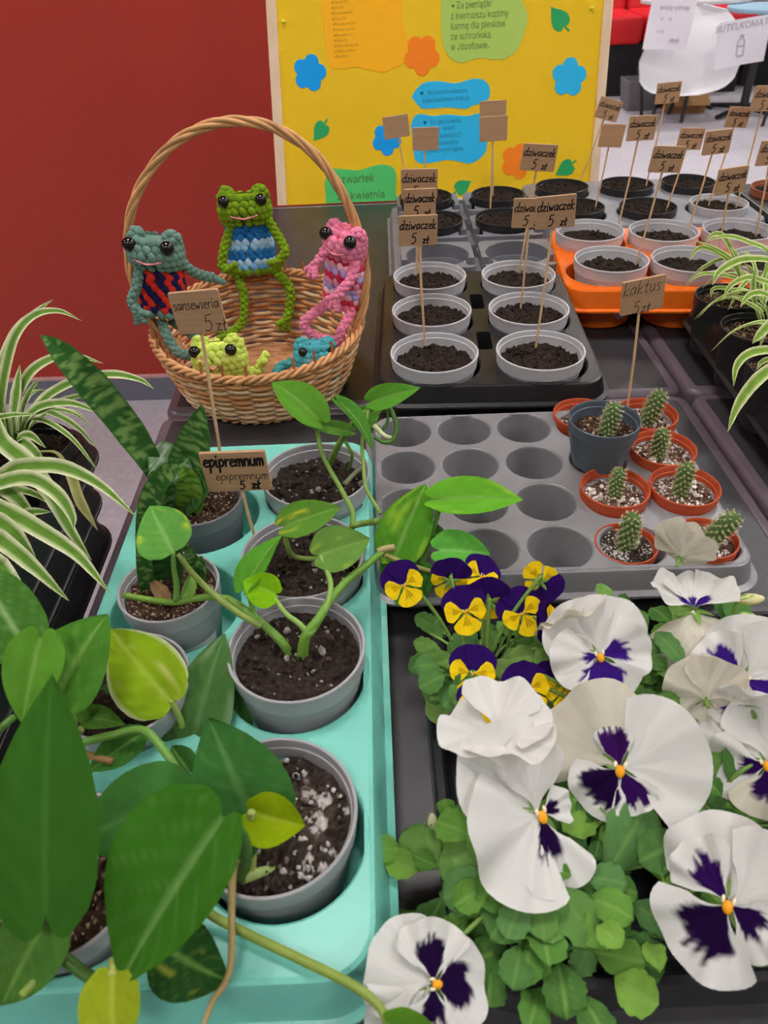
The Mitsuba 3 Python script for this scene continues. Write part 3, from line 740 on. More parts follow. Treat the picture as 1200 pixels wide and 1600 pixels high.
LEAN = math.radians(18)
BO = np.array([0, 1.703, TT + 0.002])
BU, BV, BN = np.array([1.0, 0, 0]), np.array([0, math.sin(LEAN), math.cos(LEAN)]), np.array([0, -math.cos(LEAN), math.sin(LEAN)])
BR = np.column_stack([BU, BV, BN])          # board frame: u right, v up the board, w out of it


def on_board(m, u=0.0, v=0.0, w=0.0, turn=0.0):
    return xf(xf(m, (u, v, w), RZ(turn)), BO, BR)


poster = thing('poster_board', 'yellow poster board with pale wooden frame, paper flowers and notices behind the pots', 'poster')
q = np.array([(-0.2019, 0.0027), (0.4961, 0.0775), (0.5012, 0.3595), (-0.1927, 0.3836)])
UL, UR, VH = q[0][0], q[1][0], 0.62
sk = 0.026                                   # the board leans a little to the right
sheet = Polygon([(UL + 0.004, 0.0), (UR - 0.006, 0.0), (UR + VH * sk - 0.006, VH), (UL + VH * sk + 0.004, VH)])
part(poster, 'backing', on_board(prism(sheet, -0.012, -0.0008)), 'board_frame')
part(poster, 'sheet', on_board(prism(sheet, -0.0008, 0.0)), 'paper_yellow')
for u0, u1 in ((UL - 0.004, UL + 0.0165), (UR - 0.0165, UR + 0.002)):
    fr = Polygon([(u0, 0.0), (u1, 0.0), (u1 + VH * sk, VH), (u0 + VH * sk, VH)])
    part(poster, 'frame', on_board(prism(fr, -0.016, 0.004)), 'board_frame')


def paper(name, pts, bsdf, w=0.0004, label=None, smooth=6):
    p = spline(np.vstack([pts, pts[:1]]), smooth) if smooth else np.asarray(pts)
    g = Polygon(p).buffer(0)
    g = g.intersection(Polygon([(-1, 0.0005), (1, 0.0005), (1, VH), (-1, VH)]))
    return part(poster, name, on_board(prism(g, w, w + 0.0006)), bsdf, label=label)


def flower(u, v, r, turn, bsdf, n=5):
    a = np.radians(turn + np.arange(n) * 360 / n)
    g = unary_union([Point(u + 0.58 * r * math.cos(x), v + 0.58 * r * math.sin(x)).buffer(0.44 * r, 10) for x in a] + [Point(u, v).buffer(0.45 * r, 10)]).buffer(-0.04 * r).buffer(0.04 * r)
    g = g.intersection(Polygon([(-1, 0.0005), (1, 0.0005), (1, VH), (-1, VH)]))
    part(poster, 'paper_flower', on_board(prism(g, 0.0005, 0.0012)), bsdf)


def paper_leaf(u, v, s, turn):
    half = spline([(0, -0.62), (0.42, -0.5), (0.62, -0.12), (0.5, 0.3), (0.22, 0.75), (0, 1.12)], 6)
    lobe = spline([(0, -0.42), (0.2, -0.68), (0.5, -0.62), (0.68, -0.2), (0.52, 0.3), (0.2, 0.75), (0, 1.05)], 6)
    o = np.vstack([lobe, (lobe * [-1, 1])[::-1]])
    g = Polygon(o).buffer(0).union(LineString([(0, -0.4), (0.08, -1.05)]).buffer(0.07))
    g = shapely.affinity.translate(shapely.affinity.rotate(shapely.affinity.scale(g, s, s, origin=(0, 0)), turn, origin=(0, 0)), u, v)
    g = g.intersection(Polygon([(-1, 0.0005), (1, 0.0005), (1, VH), (-1, VH)]))
    part(poster, 'paper_leaf', on_board(prism(g, 0.0005, 0.0012)), 'paper_green')


note = paper('notice', [(-0.0824, 0.4446), (-0.0843, 0.3798), (-0.0815, 0.3242), (-0.0747, 0.2669), (-0.0514, 0.2568), (-0.0206, 0.2592), (0.0045, 0.2537), (0.0349, 0.2479), (0.0578, 0.2541), (0.0835, 0.2670), (0.0922, 0.2954), (0.0802, 0.3342), (0.0787, 0.3742), (0.0845, 0.4388)], 'paper_orange_yellow')
note2 = paper('notice', [(0.1592, 0.3802), (0.1573, 0.3270), (0.1635, 0.2872), (0.1819, 0.2647), (0.2005, 0.2594), (0.2351, 0.2663), (0.2644, 0.2629), (0.2884, 0.2632), (0.3146, 0.2784), (0.3307, 0.3153), (0.3339, 0.3410), (0.3173, 0.3725), (0.3011, 0.3992), (0.2494, 0.4172), (0.1916, 0.4084)], 'paper_lime')
note3 = paper('notice', [(0.0938, 0.1998), (0.1036, 0.2137), (0.1227, 0.2260), (0.1509, 0.2274), (0.1871, 0.2225), (0.2180, 0.2285), (0.2421, 0.2276), (0.2570, 0.2153), (0.2586, 0.1963), (0.2466, 0.1847), (0.2222, 0.1796), (0.2086, 0.1741), (0.1706, 0.1779), (0.1218, 0.1773), (0.1097, 0.1825)], 'paper_cyan')
note4 = paper('notice', [(0.0911, 0.1469), (0.0983, 0.1624), (0.1121, 0.1680), (0.1378, 0.1634), (0.1705, 0.1646), (0.2114, 0.1607), (0.2413, 0.1645), (0.2579, 0.1481), (0.2555, 0.1175), (0.2489, 0.0867), (0.2199, 0.0689), (0.1921, 0.0737), (0.1671, 0.0772), (0.1365, 0.0733), (0.1101, 0.0730), (0.0978, 0.0835), (0.0957, 0.1111)], 'paper_cyan')
note5 = paper('notice', [(-0.0986, -0.0157), (-0.0998, 0.0299), (-0.0971, 0.0503), (-0.0834, 0.0676), (-0.0597, 0.0680), (-0.0252, 0.0642), (0.0030, 0.0707), (0.0281, 0.0735), (0.0501, 0.0664), (0.0565, 0.0497), (0.0541, 0.0177), (0.0542, -0.0215)], 'paper_mint')

PRINT = {}
def print_on(nt, text, p, h, bsdf, turn=-1.0, squeeze=1.0):
    m = meshkit.text_mesh(text, h, 0.0002)
    part(nt, 'lettering', on_board((np.array(m.vertices) * [squeeze, 1, 1], np.array(m.faces)), p[0], p[1], 0.00105, turn), bsdf)


for k, s in enumerate(['Zielistka 10zł', 'Bez 15zł', 'Epipremnum 5zł', 'Cyprys 8zł', 'Nachyłek duży 4zł', 'Cała skrzynka 5zł', 'Sansewieria 5zł', 'Kaktus 5zł', 'Dziwaczek duży 6zł', 'Zielistka mała 4zł', 'Bratki 5zł']):
    u, v = (-0.0587, 0.3746); u2, v2 = (-0.0567, 0.2790)
    print_on(note, s, (u + (u2 - u) * k / 10, v + (v2 - v) * k / 10 - 0.002), 0.0042, 'print_brown', 2.0, 0.8)
    tick = LineString([(-0.0055, 0.003), (-0.004, 0.0008), (-0.001, 0.0045)]).buffer(0.0006, 2)
    part(note, 'tick_mark', on_board(prism(tick, 0.00105, 0.00125), u + (u2 - u) * k / 10, v + (v2 - v) * k / 10 - 0.002, 0, 2), 'print_brown')
HEART = Polygon(spline([(0, -1), (-0.9, 0.1), (-0.7, 0.85), (-0.2, 0.8), (0, 0.45), (0.2, 0.8), (0.7, 0.85), (0.9, 0.1), (0, -1)], 4)).buffer(0)
def heart(nt, p, s, bsdf): part(nt, 'heart_mark', on_board(prism(shapely.affinity.scale(HEART, s, s, origin=(0, 0)), 0.00105, 0.00125), p[0], p[1]), bsdf)
for s, p in (('Za pieniążki', (0.1889, 0.3549)), ('z kiermaszu kupimy', (0.1770, 0.3364)), ('karmę dla piesków', (0.1769, 0.3185)), ('ze schroniska', (0.1768, 0.3004)), ('w Józefowie.', (0.1767, 0.2821))):
    print_on(note2, s, p, 0.0125, 'print_green', 1.0, 0.74)
heart(note2, (0.1824, 0.3596), 0.003, 'print_green')
for s, p in (('Na klientów kiermaszu', (0.1276, 0.2022)), ('czeka dodatkowa atrakcja', (0.1165, 0.1883))): print_on(note3, s, p, 0.0088, 'print_blue', 1.5, 0.66)
heart(note3, (0.1155, 0.2062), 0.004, 'print_blue')
for s, p in (('Po zakończeniu', (0.1335, 0.1466)), ('sprzedaży, wśród', (0.1114, 0.1339)), ('wszystkich kupujących', (0.1042, 0.1194)), ('klientów, rozlosujemy', (0.1039, 0.1058)), ('5 szydełkowych żabek.', (0.1091, 0.0919))): print_on(note4, s, p, 0.0088, 'print_blue', 1.5, 0.72)
heart(note4, (0.1213, 0.1507), 0.004, 'print_blue')
print_on(note5, 'czwartek', (-0.0754, 0.0393), 0.0155, 'print_green', 0.6, 0.92)
print_on(note5, '25 kwietnia', (-0.0761, 0.0057), 0.0155, 'print_green', 0.6, 0.92)

for p, r, a, b in (((-0.1170, 0.2522), 0.034, 75, 'paper_blue'), ((0.1170, 0.2762), 0.037, 55, 'paper_orange'), ((0.4248, 0.2246), 0.036, 85, 'paper_cyan'), ((0.0383, 0.1218), 0.031, 130, 'paper_blue'), ((0.3201, 0.0690), 0.035, 70, 'paper_orange')):
    flower(p[0], p[1], r, a, b)
for p, s, a in (((-0.1018, 0.1442), 0.024, 140), ((0.3997, 0.3297), 0.027, 40), ((0.4266, 0.0511), 0.024, 120), ((0.2004, 0.0225), 0.022, -60)):
    paper_leaf(p[0], p[1], s, a)
for p in ((-0.1637, 0.3450), (0.4642, 0.3464)):
    part(poster, 'push_pin', xf(lathe([(0.0, 0), (0.0035, 0.0), (0.0035, 0.001), (0.0018, 0.002), (0.0018, 0.006), (0.003, 0.0075), (0.003, 0.009), (0, 0.0092)], 14), BO + BR @ np.array([p[0], p[1], 0.0004]), BR), 'pin', 40)

# ---------------------------------------------------------------- the wicker basket
mat('wicker', VC, 0.5, 0.4)
BC = np.array([-0.153, 0.907, TT])
BH = lambda a: 0.096 - 0.013 * np.sin(-a)      # rim height: lower at the front (a = -90 degrees)
NS = 30                                        # stakes
R0, R1 = 0.104, 0.134
basket = thing('wicker_basket', 'woven wicker basket with a tall twisted handle, full of crochet frogs', 'basket')
WN = np.random.RandomState(5)


def wick(m, base=(196, 142, 94), amp=0.16, f=60.0, seed=0):
    k = meshkit.fbm(m[0] * f, 2, seed)[:, None]; g = 1 + amp * WN.uniform(-1, 1)
    return col0(m, np.clip(S(*base) * (0.72 + 0.6 * k) * g, 0, 1))


def col0(m, c): return (m[0], m[1], c)


def wall_r(a, f): return (R0 + (R1 - R0) * (f ** 0.8))


def at_wall(a, f, dr=0.0):
    r = wall_r(a, f) + dr
    return np.stack([BC[0] + r * np.cos(a), BC[1] + r * np.sin(a), BC[2] + 0.006 + f * (BH(a) - 0.008)], -1)


stake_a = (np.arange(NS) + 0.5) * 2 * np.pi / NS
for k, a in enumerate(stake_a):
    fs = np.linspace(0.0, 1.0, 6)
    pts = np.vstack([at_wall(np.full(6, a), fs)])
    top = pts[-1] + np.array([-0.002 * math.cos(a), -0.002 * math.sin(a), 0.016 if k % 4 != 3 else 0.004])
    part(basket, 'stake', wick(tube(np.vstack([pts, top]), 0.0019, 6), (172, 112, 68)), 'wicker', 45)
aa = np.linspace(0, 2 * np.pi, NS * 5, endpoint=False)
NR = 17
for r in range(NR):
    f = (r + 0.5) / NR
    ph = np.pi * (r % 2)
    dr = 0.0030 * np.cos(NS / 2 * aa + ph + np.pi / 2 * 0)
    p = at_wall(aa, np.full(len(aa), f), dr)
    p[:, 2] += 0.0007 * np.sin(NS / 4 * aa + r)
    m = tube(np.vstack([p, p[:2]]), 0.00285, 7, cap=False)
    lowr = r < NR * 0.5
    part(basket, 'weaver', wick(m, (218, 182, 140) if WN.uniform() < (0.7 if lowr else 0.25) else (200, 142, 92), 0.1, 45, r), 'wicker', 60)
for k in range(3):                             # the rolled border
    b = np.linspace(0, 2 * np.pi, 260)
    tw_ = b * 22 + k * 2 * np.pi / 3
    p = at_wall(b, np.ones(260), 0.0034 * np.cos(tw_)); p[:, 2] += 0.0034 * np.sin(tw_) - 0.001
    part(basket, 'border_strand', wick(tube(p, 0.0026, 7, cap=False), (204, 148, 98), 0.1, 60, 30 + k), 'wicker', 60)
for k in range(2):                             # foot ring
    b = np.linspace(0, 2 * np.pi, 200); tw_ = b * 24 + k * np.pi
    p = np.stack([BC[0] + (R0 + 0.003 * np.cos(tw_)) * np.cos(b), BC[1] + (R0 + 0.003 * np.cos(tw_)) * np.sin(b), BC[2] + 0.0055 + 0.0027 * np.sin(tw_)], -1)
    part(basket, 'foot_strand', wick(tube(p, 0.0026, 6, cap=False), (186, 132, 88), 0.1, 60, 40 + k), 'wicker', 60)
for k in range(13):                            # woven floor: rings of rod
    rr = 0.004 + k * 0.0078
    b = np.linspace(0, 2 * np.pi, max(16, int(rr * 900)))
    p = np.stack([BC[0] + rr * np.cos(b), BC[1] + rr * np.sin(b), BC[2] + 0.0075 + 0.0012 * np.cos(12 * b + k * np.pi)], -1)
    part(basket, 'floor_rod', wick(tube(p, 0.0042, 6, cap=False), (178, 124, 80)), 'wicker', 60)
HP = spline([(-0.2379, 0.8700, 0.8017), (-0.2790, 0.8800, 0.8471), (-0.2938, 0.8900, 0.8852), (-0.2957, 0.9000, 0.9253), (-0.2847, 0.9050, 0.9686), (-0.2593, 0.9050, 1.0089), (-0.2196, 0.9050, 1.0444), (-0.1778, 0.9050, 1.0623), (-0.1400, 0.9050, 1.0659), (-0.1011, 0.9050, 1.0568), (-0.0626, 0.9050, 1.0299), (-0.0351, 0.9050, 0.9897), (-0.0176, 0.9050, 0.9430), (-0.0106, 0.9000, 0.8977), (-0.0140, 0.8900, 0.8609), (-0.0246, 0.8800, 0.8273), (-0.0466, 0.8800, 0.7786)], 14)
_, HN, HB = frames(HP)
s_ = np.linspace(0, 1, len(HP))
for k in range(4):
    t_ = s_ * 2 * np.pi * 5.2 + k * np.pi / 2
    p = HP + 0.0034 * (np.cos(t_)[:, None] * HN + np.sin(t_)[:, None] * HB)
    part(basket, 'handle_strand', wick(tube(p, 0.0028, 8), (202, 150, 98), 0.08, 70, 60 + k), 'wicker', 60)

# ---------------------------------------------------------------- crochet frogs
mat('yarn', VC, 0.95, 0.15, sheen=0.8, sheen_tint=0.6)
mat('bead_eye', rgb(12, 10, 10), 0.08, 0.6)
mat('pink_thread', rgb(236, 150, 160), 0.8, 0.2)
FR = np.random.RandomState(3)


def yarn_tone(m, c, amp=0.12):
    n = meshkit.noise(m[0] * 900, 3)[:, None]
    return (m[0], m[1], np.clip(S(*c) * (1 + amp * FR.uniform(-1, 1)) * (0.86 + 0.28 * n), 0, 1))


def stitched(prof, rows, around, size, colour, R, o, lean=35, flat=1.0):
    """rows of plump slanted stitches around a body. prof(t) -> (half width, half depth, height, forward shift); colour(row, k) -> display colour"""
    ms = []
    core = []
    for t in np.linspace(0, 1, rows * 2 + 1):
        a, b, z, fy = prof(t); g = np.arange(28) * 2 * np.pi / 28
        core.append(np.column_stack([0.9 * a * np.sign(np.cos(g)) * np.abs(np.cos(g)) ** 0.8, -fy + 0.9 * b * np.sin(g), np.full(28, z)]))
    cm = loft(core, True, True)
    ms.append(yarn_tone(xf(cm, o, R), colour(rows // 2, 0)))
    for r in range(rows):
        t = (r + 0.5) / rows; a, b, z, fy = prof(t)
        per = math.pi * (3 * (a + b) - math.sqrt((3 * a + b) * (a + 3 * b)))
        n = max(6, int(round(per / size / 0.92)))
        for k in range(n):
            g = 2 * np.pi * (k + 0.5 * (r % 2)) / n
            p = np.array([a * np.sign(np.cos(g)) * abs(np.cos(g)) ** 0.8, -fy + b * np.sin(g), z])
            out = unit([np.cos(g) / a, np.sin(g) / b, 0]); tang = np.array([-out[1], out[0], 0])
            tilt = rot(out, lean)
            B = np.column_stack([tilt @ tang, out, tilt @ np.array([0, 0, 1.0])])
            m = xf(xf(ICO[1], (0, 0, 0), B, (size * 0.62, size * 0.52, size * 0.80 * flat)), p)
            ms.append(yarn_tone(xf(m, o, R), colour(r, k)))
    return join(ms)


def chenille(pts, r, c, amp=0.1, ends=3):
    """a crocheted limb: a knobbly cord along the points, with small fingers at its end"""
    p = spline(pts, 10); L = np.concatenate([[0], np.cumsum(np.linalg.norm(np.diff(p, axis=0), axis=1))])
    n = max(4, int(L[-1] / (r * 0.62)))
    q = np.stack([np.interp(np.linspace(0, L[-1], n), L, p[:, k]) for k in range(3)], 1)
    _, N, B = frames(q); ms = [yarn_tone(tube(q, r * 0.82, 8), c, 0)]
    for k in range(n):
        for s in range(3):
            a = k * 1.05 + s * 2.094
            d = math.cos(a) * N[k] + math.sin(a) * B[k]
            ms.append(yarn_tone(ball(q[k] + d * r * 0.5, r * FR.uniform(0.55, 0.72), 1), c, amp))
    if ends:
        dirn = unit(q[-1] - q[-3])
        for s in range(ends):
            d = unit(dirn * 0.9 + (s - (ends - 1) / 2) * 0.85 * N[-1] + 0.15 * B[-1])
            for j in range(3): ms.append(yarn_tone(ball(q[-1] + d * r * (0.8 + 0.7 * j), r * (0.8 - 0.06 * j), 1), c, amp))
    return join(ms)


def frog(label, skin, rows_colour, o, R, w, d, h, head, arms, legs, eye, st=0.0085, belly_rows=9, head_rows=5, arm_r=0.0062, vee=0.0):
    """o: bottom centre of the body; R: its frame (x to its left as seen, y back, z up). head = (width, depth, height)"""
    t = thing('crochet_frog', label, 'crochet frog', 'crochet frogs in the basket')
    bp = lambda s: (w / 2 * (0.93 + 0.1 * math.sin(math.pi * s)), d / 2, h * s, 0.0)
    part(t, 'body', stitched(bp, belly_rows, 0, st, rows_colour, R, o), 'yarn', 50)
    hw, hd, hh = head
    def hp(s): return (hw / 2 * (0.92 + 0.12 * math.sin(math.pi * min(1, s * 1.1))) * (1.0 - 0.16 * max(0, s - 0.75) * 4), hd / 2 * (1.0 + 0.22 * math.sin(math.pi * s) - 0.3 * max(0, s - 0.7) * 3), h + hh * s, 0.25 * hd * math.sin(math.pi * s * 0.9) * 0.6)
    m = [stitched(hp, head_rows, 0, st, lambda r, k: skin, R, o)]
    for sx in (-1, 1):                         # bulges that carry the eyes
        c = np.array([sx * hw * 0.36, -hd * 0.18, h + hh * 0.98])
        for j in range(40):
            v = unit(FR.normal(size=3)); m.append(yarn_tone(xf(ball(c + v * hw * 0.15, st * 0.5, 1), o, R), skin))
        m.append(yarn_tone(xf(ball(c, hw * 0.165, 2), o, R), skin))
    part(t, 'head', join(m), 'yarn', 50)
    for sx in (-1, 1):
        c = np.array([sx * hw * 0.38, -hd * 0.5 - eye * 0.75, h + hh * 0.86])
        part(t, 'eye', xf(ball(c, eye, 3), o, R), 'bead_eye', True)
    mp = [(x * hw * 0.28, -hd * 0.60 - 0.0052 - 0.25 * hd * 0.4 + abs(x) * hd * 0.08, h + hh * (0.26 + 0.10 * abs(x) ** 1.5 + vee * abs(x))) for x in (-1, -0.6, -0.2, 0, 0.2, 0.6, 1)]
    part(t, 'mouth', xf(tube(mp, 0.0013, 6, n=3), o, R), 'pink_thread', True)
    for p in arms: part(t, 'arm', chenille(p, arm_r, skin), 'yarn', 50)
    for p in legs: part(t, 'leg', chenille(p, arm_r, skin), 'yarn', 50)
    return t


def stripe(cols): return lambda r, k: cols[r % len(cols)]


def frame_of(yaw, tilt, roll): return RZ(yaw) @ RY(roll) @ RX(tilt)


GREEN = (112, 142, 26)
blue = [GREEN, (110, 170, 216), (178, 212, 238), (38, 110, 176), (44, 116, 182), (150, 198, 232), (178, 212, 238), (46, 118, 184), (34, 102, 168), (40, 108, 172)]
frog('moss green crochet frog in a blue striped jumper, sitting on the rim at the back', GREEN, lambda r, k: blue[r], np.array((-0.1706, 1.0350, 0.8493)), frame_of(4, -8, 0), 0.058, 0.036, 0.066, (0.064, 0.042, 0.036),
     [[(-0.1909, 1.0300, 0.9157), (-0.2029, 1.0150, 0.8885), (-0.2081, 1.0100, 0.8685), (-0.1984, 1.0050, 0.8647)], [(-0.1393, 1.0300, 0.9195), (-0.1256, 1.0200, 0.8966), (-0.1192, 1.0100, 0.8851), (-0.1289, 1.0050, 0.8733)]],
     [[(-0.1915, 1.0250, 0.8467), (-0.1840, 1.0050, 0.8266), (-0.1875, 0.9900, 0.7973), (-0.2005, 0.9800, 0.7870), (-0.2091, 0.9700, 0.7863)], [(-0.1386, 1.0250, 0.8518), (-0.1190, 1.0050, 0.8368), (-0.1203, 0.9950, 0.8112), (-0.1266, 0.9850, 0.7969)]], 0.0078, belly_rows=10)
SAGE = (104, 134, 122)
nav = lambda r, k: SAGE if r == 0 else ((214, 52, 40) if (k + r // 2) % 2 == r % 2 else (34, 30, 78))
frog('grey green crochet frog in a red and navy jumper at the left of the handle', SAGE, nav, np.array((-0.2649, 0.8850, 0.8578)), frame_of(-10, -6, 5), 0.053, 0.034, 0.060, (0.060, 0.040, 0.032),
     [[(-0.2797, 0.8800, 0.9181), (-0.2829, 0.8650, 0.9030), (-0.2921, 0.8600, 0.8856), (-0.2874, 0.8550, 0.8746)], [(-0.2332, 0.8800, 0.9285), (-0.2221, 0.8900, 0.9088), (-0.2104, 0.9000, 0.8972), (-0.2020, 0.9100, 0.8905)]],
     [[(-0.2666, 0.8750, 0.8514), (-0.2597, 0.8600, 0.8359), (-0.2469, 0.8500, 0.8195), (-0.2302, 0.8500, 0.8152)], [(-0.2575, 0.8900, 0.8441), (-0.2423, 0.9000, 0.8230), (-0.2304, 0.9100, 0.8068)]], 0.0082, belly_rows=9)
PINK = (226, 128, 158)
pk = [(226, 128, 158), (214, 60, 84), (240, 190, 204), (176, 160, 214), (226, 150, 180), (208, 52, 84), (186, 166, 220), (238, 186, 204), (206, 58, 88)]
frog('pink crochet frog in a pink and lilac striped jumper at the right of the basket', PINK, lambda r, k: pk[(r + (k % 7 == 0)) % 9], np.array((-0.0438, 0.9050, 0.8523)), frame_of(-34, -4, 9), 0.045, 0.030, 0.064, (0.046, 0.034, 0.030),
     [[(-0.0505, 0.9000, 0.9323), (-0.0611, 0.8900, 0.9208), (-0.0711, 0.8850, 0.9099)], [(-0.0214, 0.8850, 0.9156), (-0.0277, 0.8700, 0.8981), (-0.0405, 0.8600, 0.8868), (-0.0473, 0.8600, 0.8783)]],
     [[(-0.0538, 0.9000, 0.8583), (-0.0765, 0.8850, 0.8505), (-0.0919, 0.8800, 0.8380), (-0.0813, 0.8800, 0.8219), (-0.0702, 0.8800, 0.8178)], [(-0.0298, 0.8850, 0.8502), (-0.0418, 0.8700, 0.8353), (-0.0513, 0.8650, 0.8137)]], 0.0078, belly_rows=9)
LIME = (188, 204, 92)
frog('pale lime crochet frog lying inside the basket at the front', LIME, lambda r, k: LIME, np.array((-0.1900, 0.8250, 0.7656)), frame_of(-8, -14, -5), 0.054, 0.034, 0.038, (0.060, 0.040, 0.034),
     [[(-0.1740, 0.8350, 0.8037), (-0.1610, 0.8300, 0.8014), (-0.1500, 0.8300, 0.8008), (-0.1438, 0.8300, 0.8111)], [(-0.2146, 0.8300, 0.8038), (-0.2261, 0.8300, 0.7936)]],
     [], 0.0072, belly_rows=5, vee=0.3)
TURQ = (74, 156, 164)
frog('turquoise crochet frog peeping over the front of the basket at the right', TURQ, lambda r, k: TURQ, np.array((-0.0826, 0.8450, 0.7630)), frame_of(12, -8, 6), 0.044, 0.032, 0.030, (0.047, 0.036, 0.032),
     [[(-0.0958, 0.8500, 0.7985), (-0.1085, 0.8500, 0.8008), (-0.1204, 0.8500, 0.7960)], [(-0.0662, 0.8450, 0.8015), (-0.0619, 0.8400, 0.7932)]],
     [], 0.0056, belly_rows=4, st=0.0075, vee=0.25)

# ---------------------------------------------------------------- leaves, blades, stems, petals
scene['leaf_skin'] = {'type': 'principledthin', 'base_color': VC, 'roughness': 0.27, 'eta': 1.5, 'diff_trans': 0.35}
scene['blade_skin'] = {'type': 'principledthin', 'base_color': VC, 'roughness': 0.42, 'eta': 1.4, 'diff_trans': 0.4}
scene['petal_skin'] = {'type': 'principledthin', 'base_color': VC, 'roughness': 0.7, 'eta': 1.3, 'diff_trans': 0.45}
mat('stem_green', VC, 0.45, 0.4)
mat('dry', rgb(150, 116, 84), 0.85, 0.2)
LR = np.random.RandomState(21)
HEART_W = ([0, .05, .15, .3, .45, .6, .75, .88, .96, 1.0], [.54, .78, .95, 1.0, .95, .80, .56, .30, .11, .0])
OVAL_W = ([0, .08, .2, .4, .6, .8, .92, .98, 1.0], [.06, .28, .62, .95, 1.0, .86, .56, .28, .0])
LANCE_W = ([0, .1, .3, .55, .8, 1.0], [.45, .75, 1.0, .95, .55, .0])
UPV = np.array([0.0, -0.35, 1.0])


def leaf_mesh(base, tip, width, up=UPV, shape=HEART_W, lobe=0.16, fold=0.25, arch=0.06, twist=0.0, wave=0.02, colour=(70, 122, 44), vein=(120, 160, 78), patch=None, patch_at=0.6, seed=0, nu=22, nv=15, scallop=0.0, ribs=0.010, edge=None, asym=0.0):
    base, tip = np.array(base), np.array(tip)
    L = np.linalg.norm(tip - base); X = (tip - base) / L
    N = unit(np.asarray(up, float) - X * (np.asarray(up) @ X)); Yv = np.cross(N, X)
    u, v = np.meshgrid(np.linspace(0, 1, nu) ** 0.9, np.linspace(-1, 1, nv), indexing='ij')
    w = np.interp(u, *shape) * width / 2
    if scallop: w = w * (1 + scallop * np.sin(u * 26) * (np.abs(v) ** 3))
    av = np.abs(v)
    x = L * (u - lobe * (1 - u) ** 3 * np.interp(av, [0, .12, .3, .6, .85, 1], [0, .5, .85, 1, .85, .5]))
    y = w * v * (1 + asym * np.sign(v))
    z = fold * np.abs(y) + arch * L * 4 * u * (1 - u) + wave * width * np.sin(u * 7 + seed) * v * av + twist * y * u
    if ribs: z = z + ribs * width * np.sin((u * 1.0 - av * 0.28) * 2 * np.pi * 6.5) * av * (1 - av ** 4) * np.minimum(1, 4 * (1 - u))
    p = base + x[..., None] * X + y[..., None] * Yv + z[..., None] * N
    q = np.stack([u * 3 + seed * 7.3, v * 1.6, np.full_like(u, seed)], -1)
    n = meshkit.fbm(q * 2.2, 3, seed)[..., None]
    c = S(*colour) * (0.82 + 0.36 * n)
    if patch is not None:
        m = np.clip((meshkit.fbm(q * np.array([0.9, 1.5, 1]), 3, seed + 40)[..., None] - patch_at) * 9, 0, 1)
        c = c * (1 - m) + S(*patch) * m
    lat = np.exp(-((np.mod((u - av * 0.28) * 6.5, 1) - 0.5) / 0.10) ** 2) * 0.22 * (av < 0.92)
    mid = np.exp(-(v / 0.06) ** 2) * 0.75
    k = np.clip(lat + mid, 0, 1)[..., None]
    c = c * (1 - k) + S(*vein) * k
    if edge is not None:
        e = (av > 0.93)[..., None] * 0.7
        c = c * (1 - e) + S(*edge) * e
    return p.reshape(-1, 3), quads(nu, nv), np.clip(c.reshape(-1, 3), 0, 1)


def add_leaf(t, base, tip, width, name='leaf', skin='leaf_skin', label=None, **kw):
    kw.setdefault('seed', int(LR.randint(1000)))
    return part(t, name, leaf_mesh(base, tip, width, **kw), skin, True, label)


def add_stem(t, pts, r, colour=(112, 146, 62), name='stem', sides=9, n=8, amp=0.25):
    m = tube(pts, r, sides, n=n)
    k = meshkit.fbm(m[0] * 160, 2, 4)[:, None]
    return part(t, name, (m[0], m[1], np.clip(S(*colour) * (1 - amp / 2 + amp * k), 0, 1)), 'stem_green', True)


def blade_mesh(pts, width, up=(0, 0, 1), colours=((98, 142, 52), (226, 228, 168)), rim=0.62, fold=0.35, prof=None, n=10, nv=7, twist=0.0, mottle=None, seed=0):
    """a long strap leaf along a path"""
    p = spline(pts, n); t = np.gradient(p, axis=0); t /= np.linalg.norm(t, axis=1, keepdims=True) + 1e-12
    s = np.linspace(0, 1, len(p))
    prof = prof or ([0, .12, .4, .7, .9, 1], [.55, .85, 1, .8, .4, .02])
    w = np.interp(s, *prof) * width / 2
    up = np.asarray(up, float); N = []
    a = unit(up - t[0] * (up @ t[0]))
    for k in range(len(p)):
        a = unit(0.85 * (a - t[k] * (a @ t[k])) + 0.15 * (up - t[k] * (up @ t[k]))); N.append(a)
    N = np.array(N); B = np.cross(N, t)
    if twist:
        an = (twist * s)[:, None]; N, B = N * np.cos(an) + B * np.sin(an), B * np.cos(an) - N * np.sin(an)
    v = np.linspace(-1, 1, nv)
    P = p[:, None] + (w[:, None] * v)[..., None] * B[:, None] + (fold * w[:, None] * np.abs(v))[..., None] * N[:, None]
    av = np.abs(np.broadcast_to(v, P.shape[:2]))
    k = np.clip((av - rim) / 0.12, 0, 1)[..., None]
    q = np.stack([np.broadcast_to(s[:, None] * 30, av.shape), np.broadcast_to(v * 2, av.shape), np.full_like(av, seed)], -1)
    g = meshkit.noise(q, seed)[..., None]
    c = (S(*colours[0]) * (1 - k) + S(*colours[1]) * k) * (0.86 + 0.28 * g)
    if mottle is not None:
        band = meshkit.fbm(np.stack([q[..., 0] * 2.0, q[..., 1] * 0.7, q[..., 2]], -1), 3, seed + 5)[..., None]
        m = np.clip((band - 0.5) * 8, 0, 1) * (av < 0.95)[..., None]
        c = c * (1 - m) + S(*mottle) * m
    return P.reshape(-1, 3), quads(len(p), nv), np.clip(c.reshape(-1, 3), 0, 1)


def add_blade(t, pts, width, name='leaf', **kw):
    kw.setdefault('seed', int(LR.randint(1000)))
    return part(t, name, blade_mesh(pts, width, **kw), 'blade_skin', True)

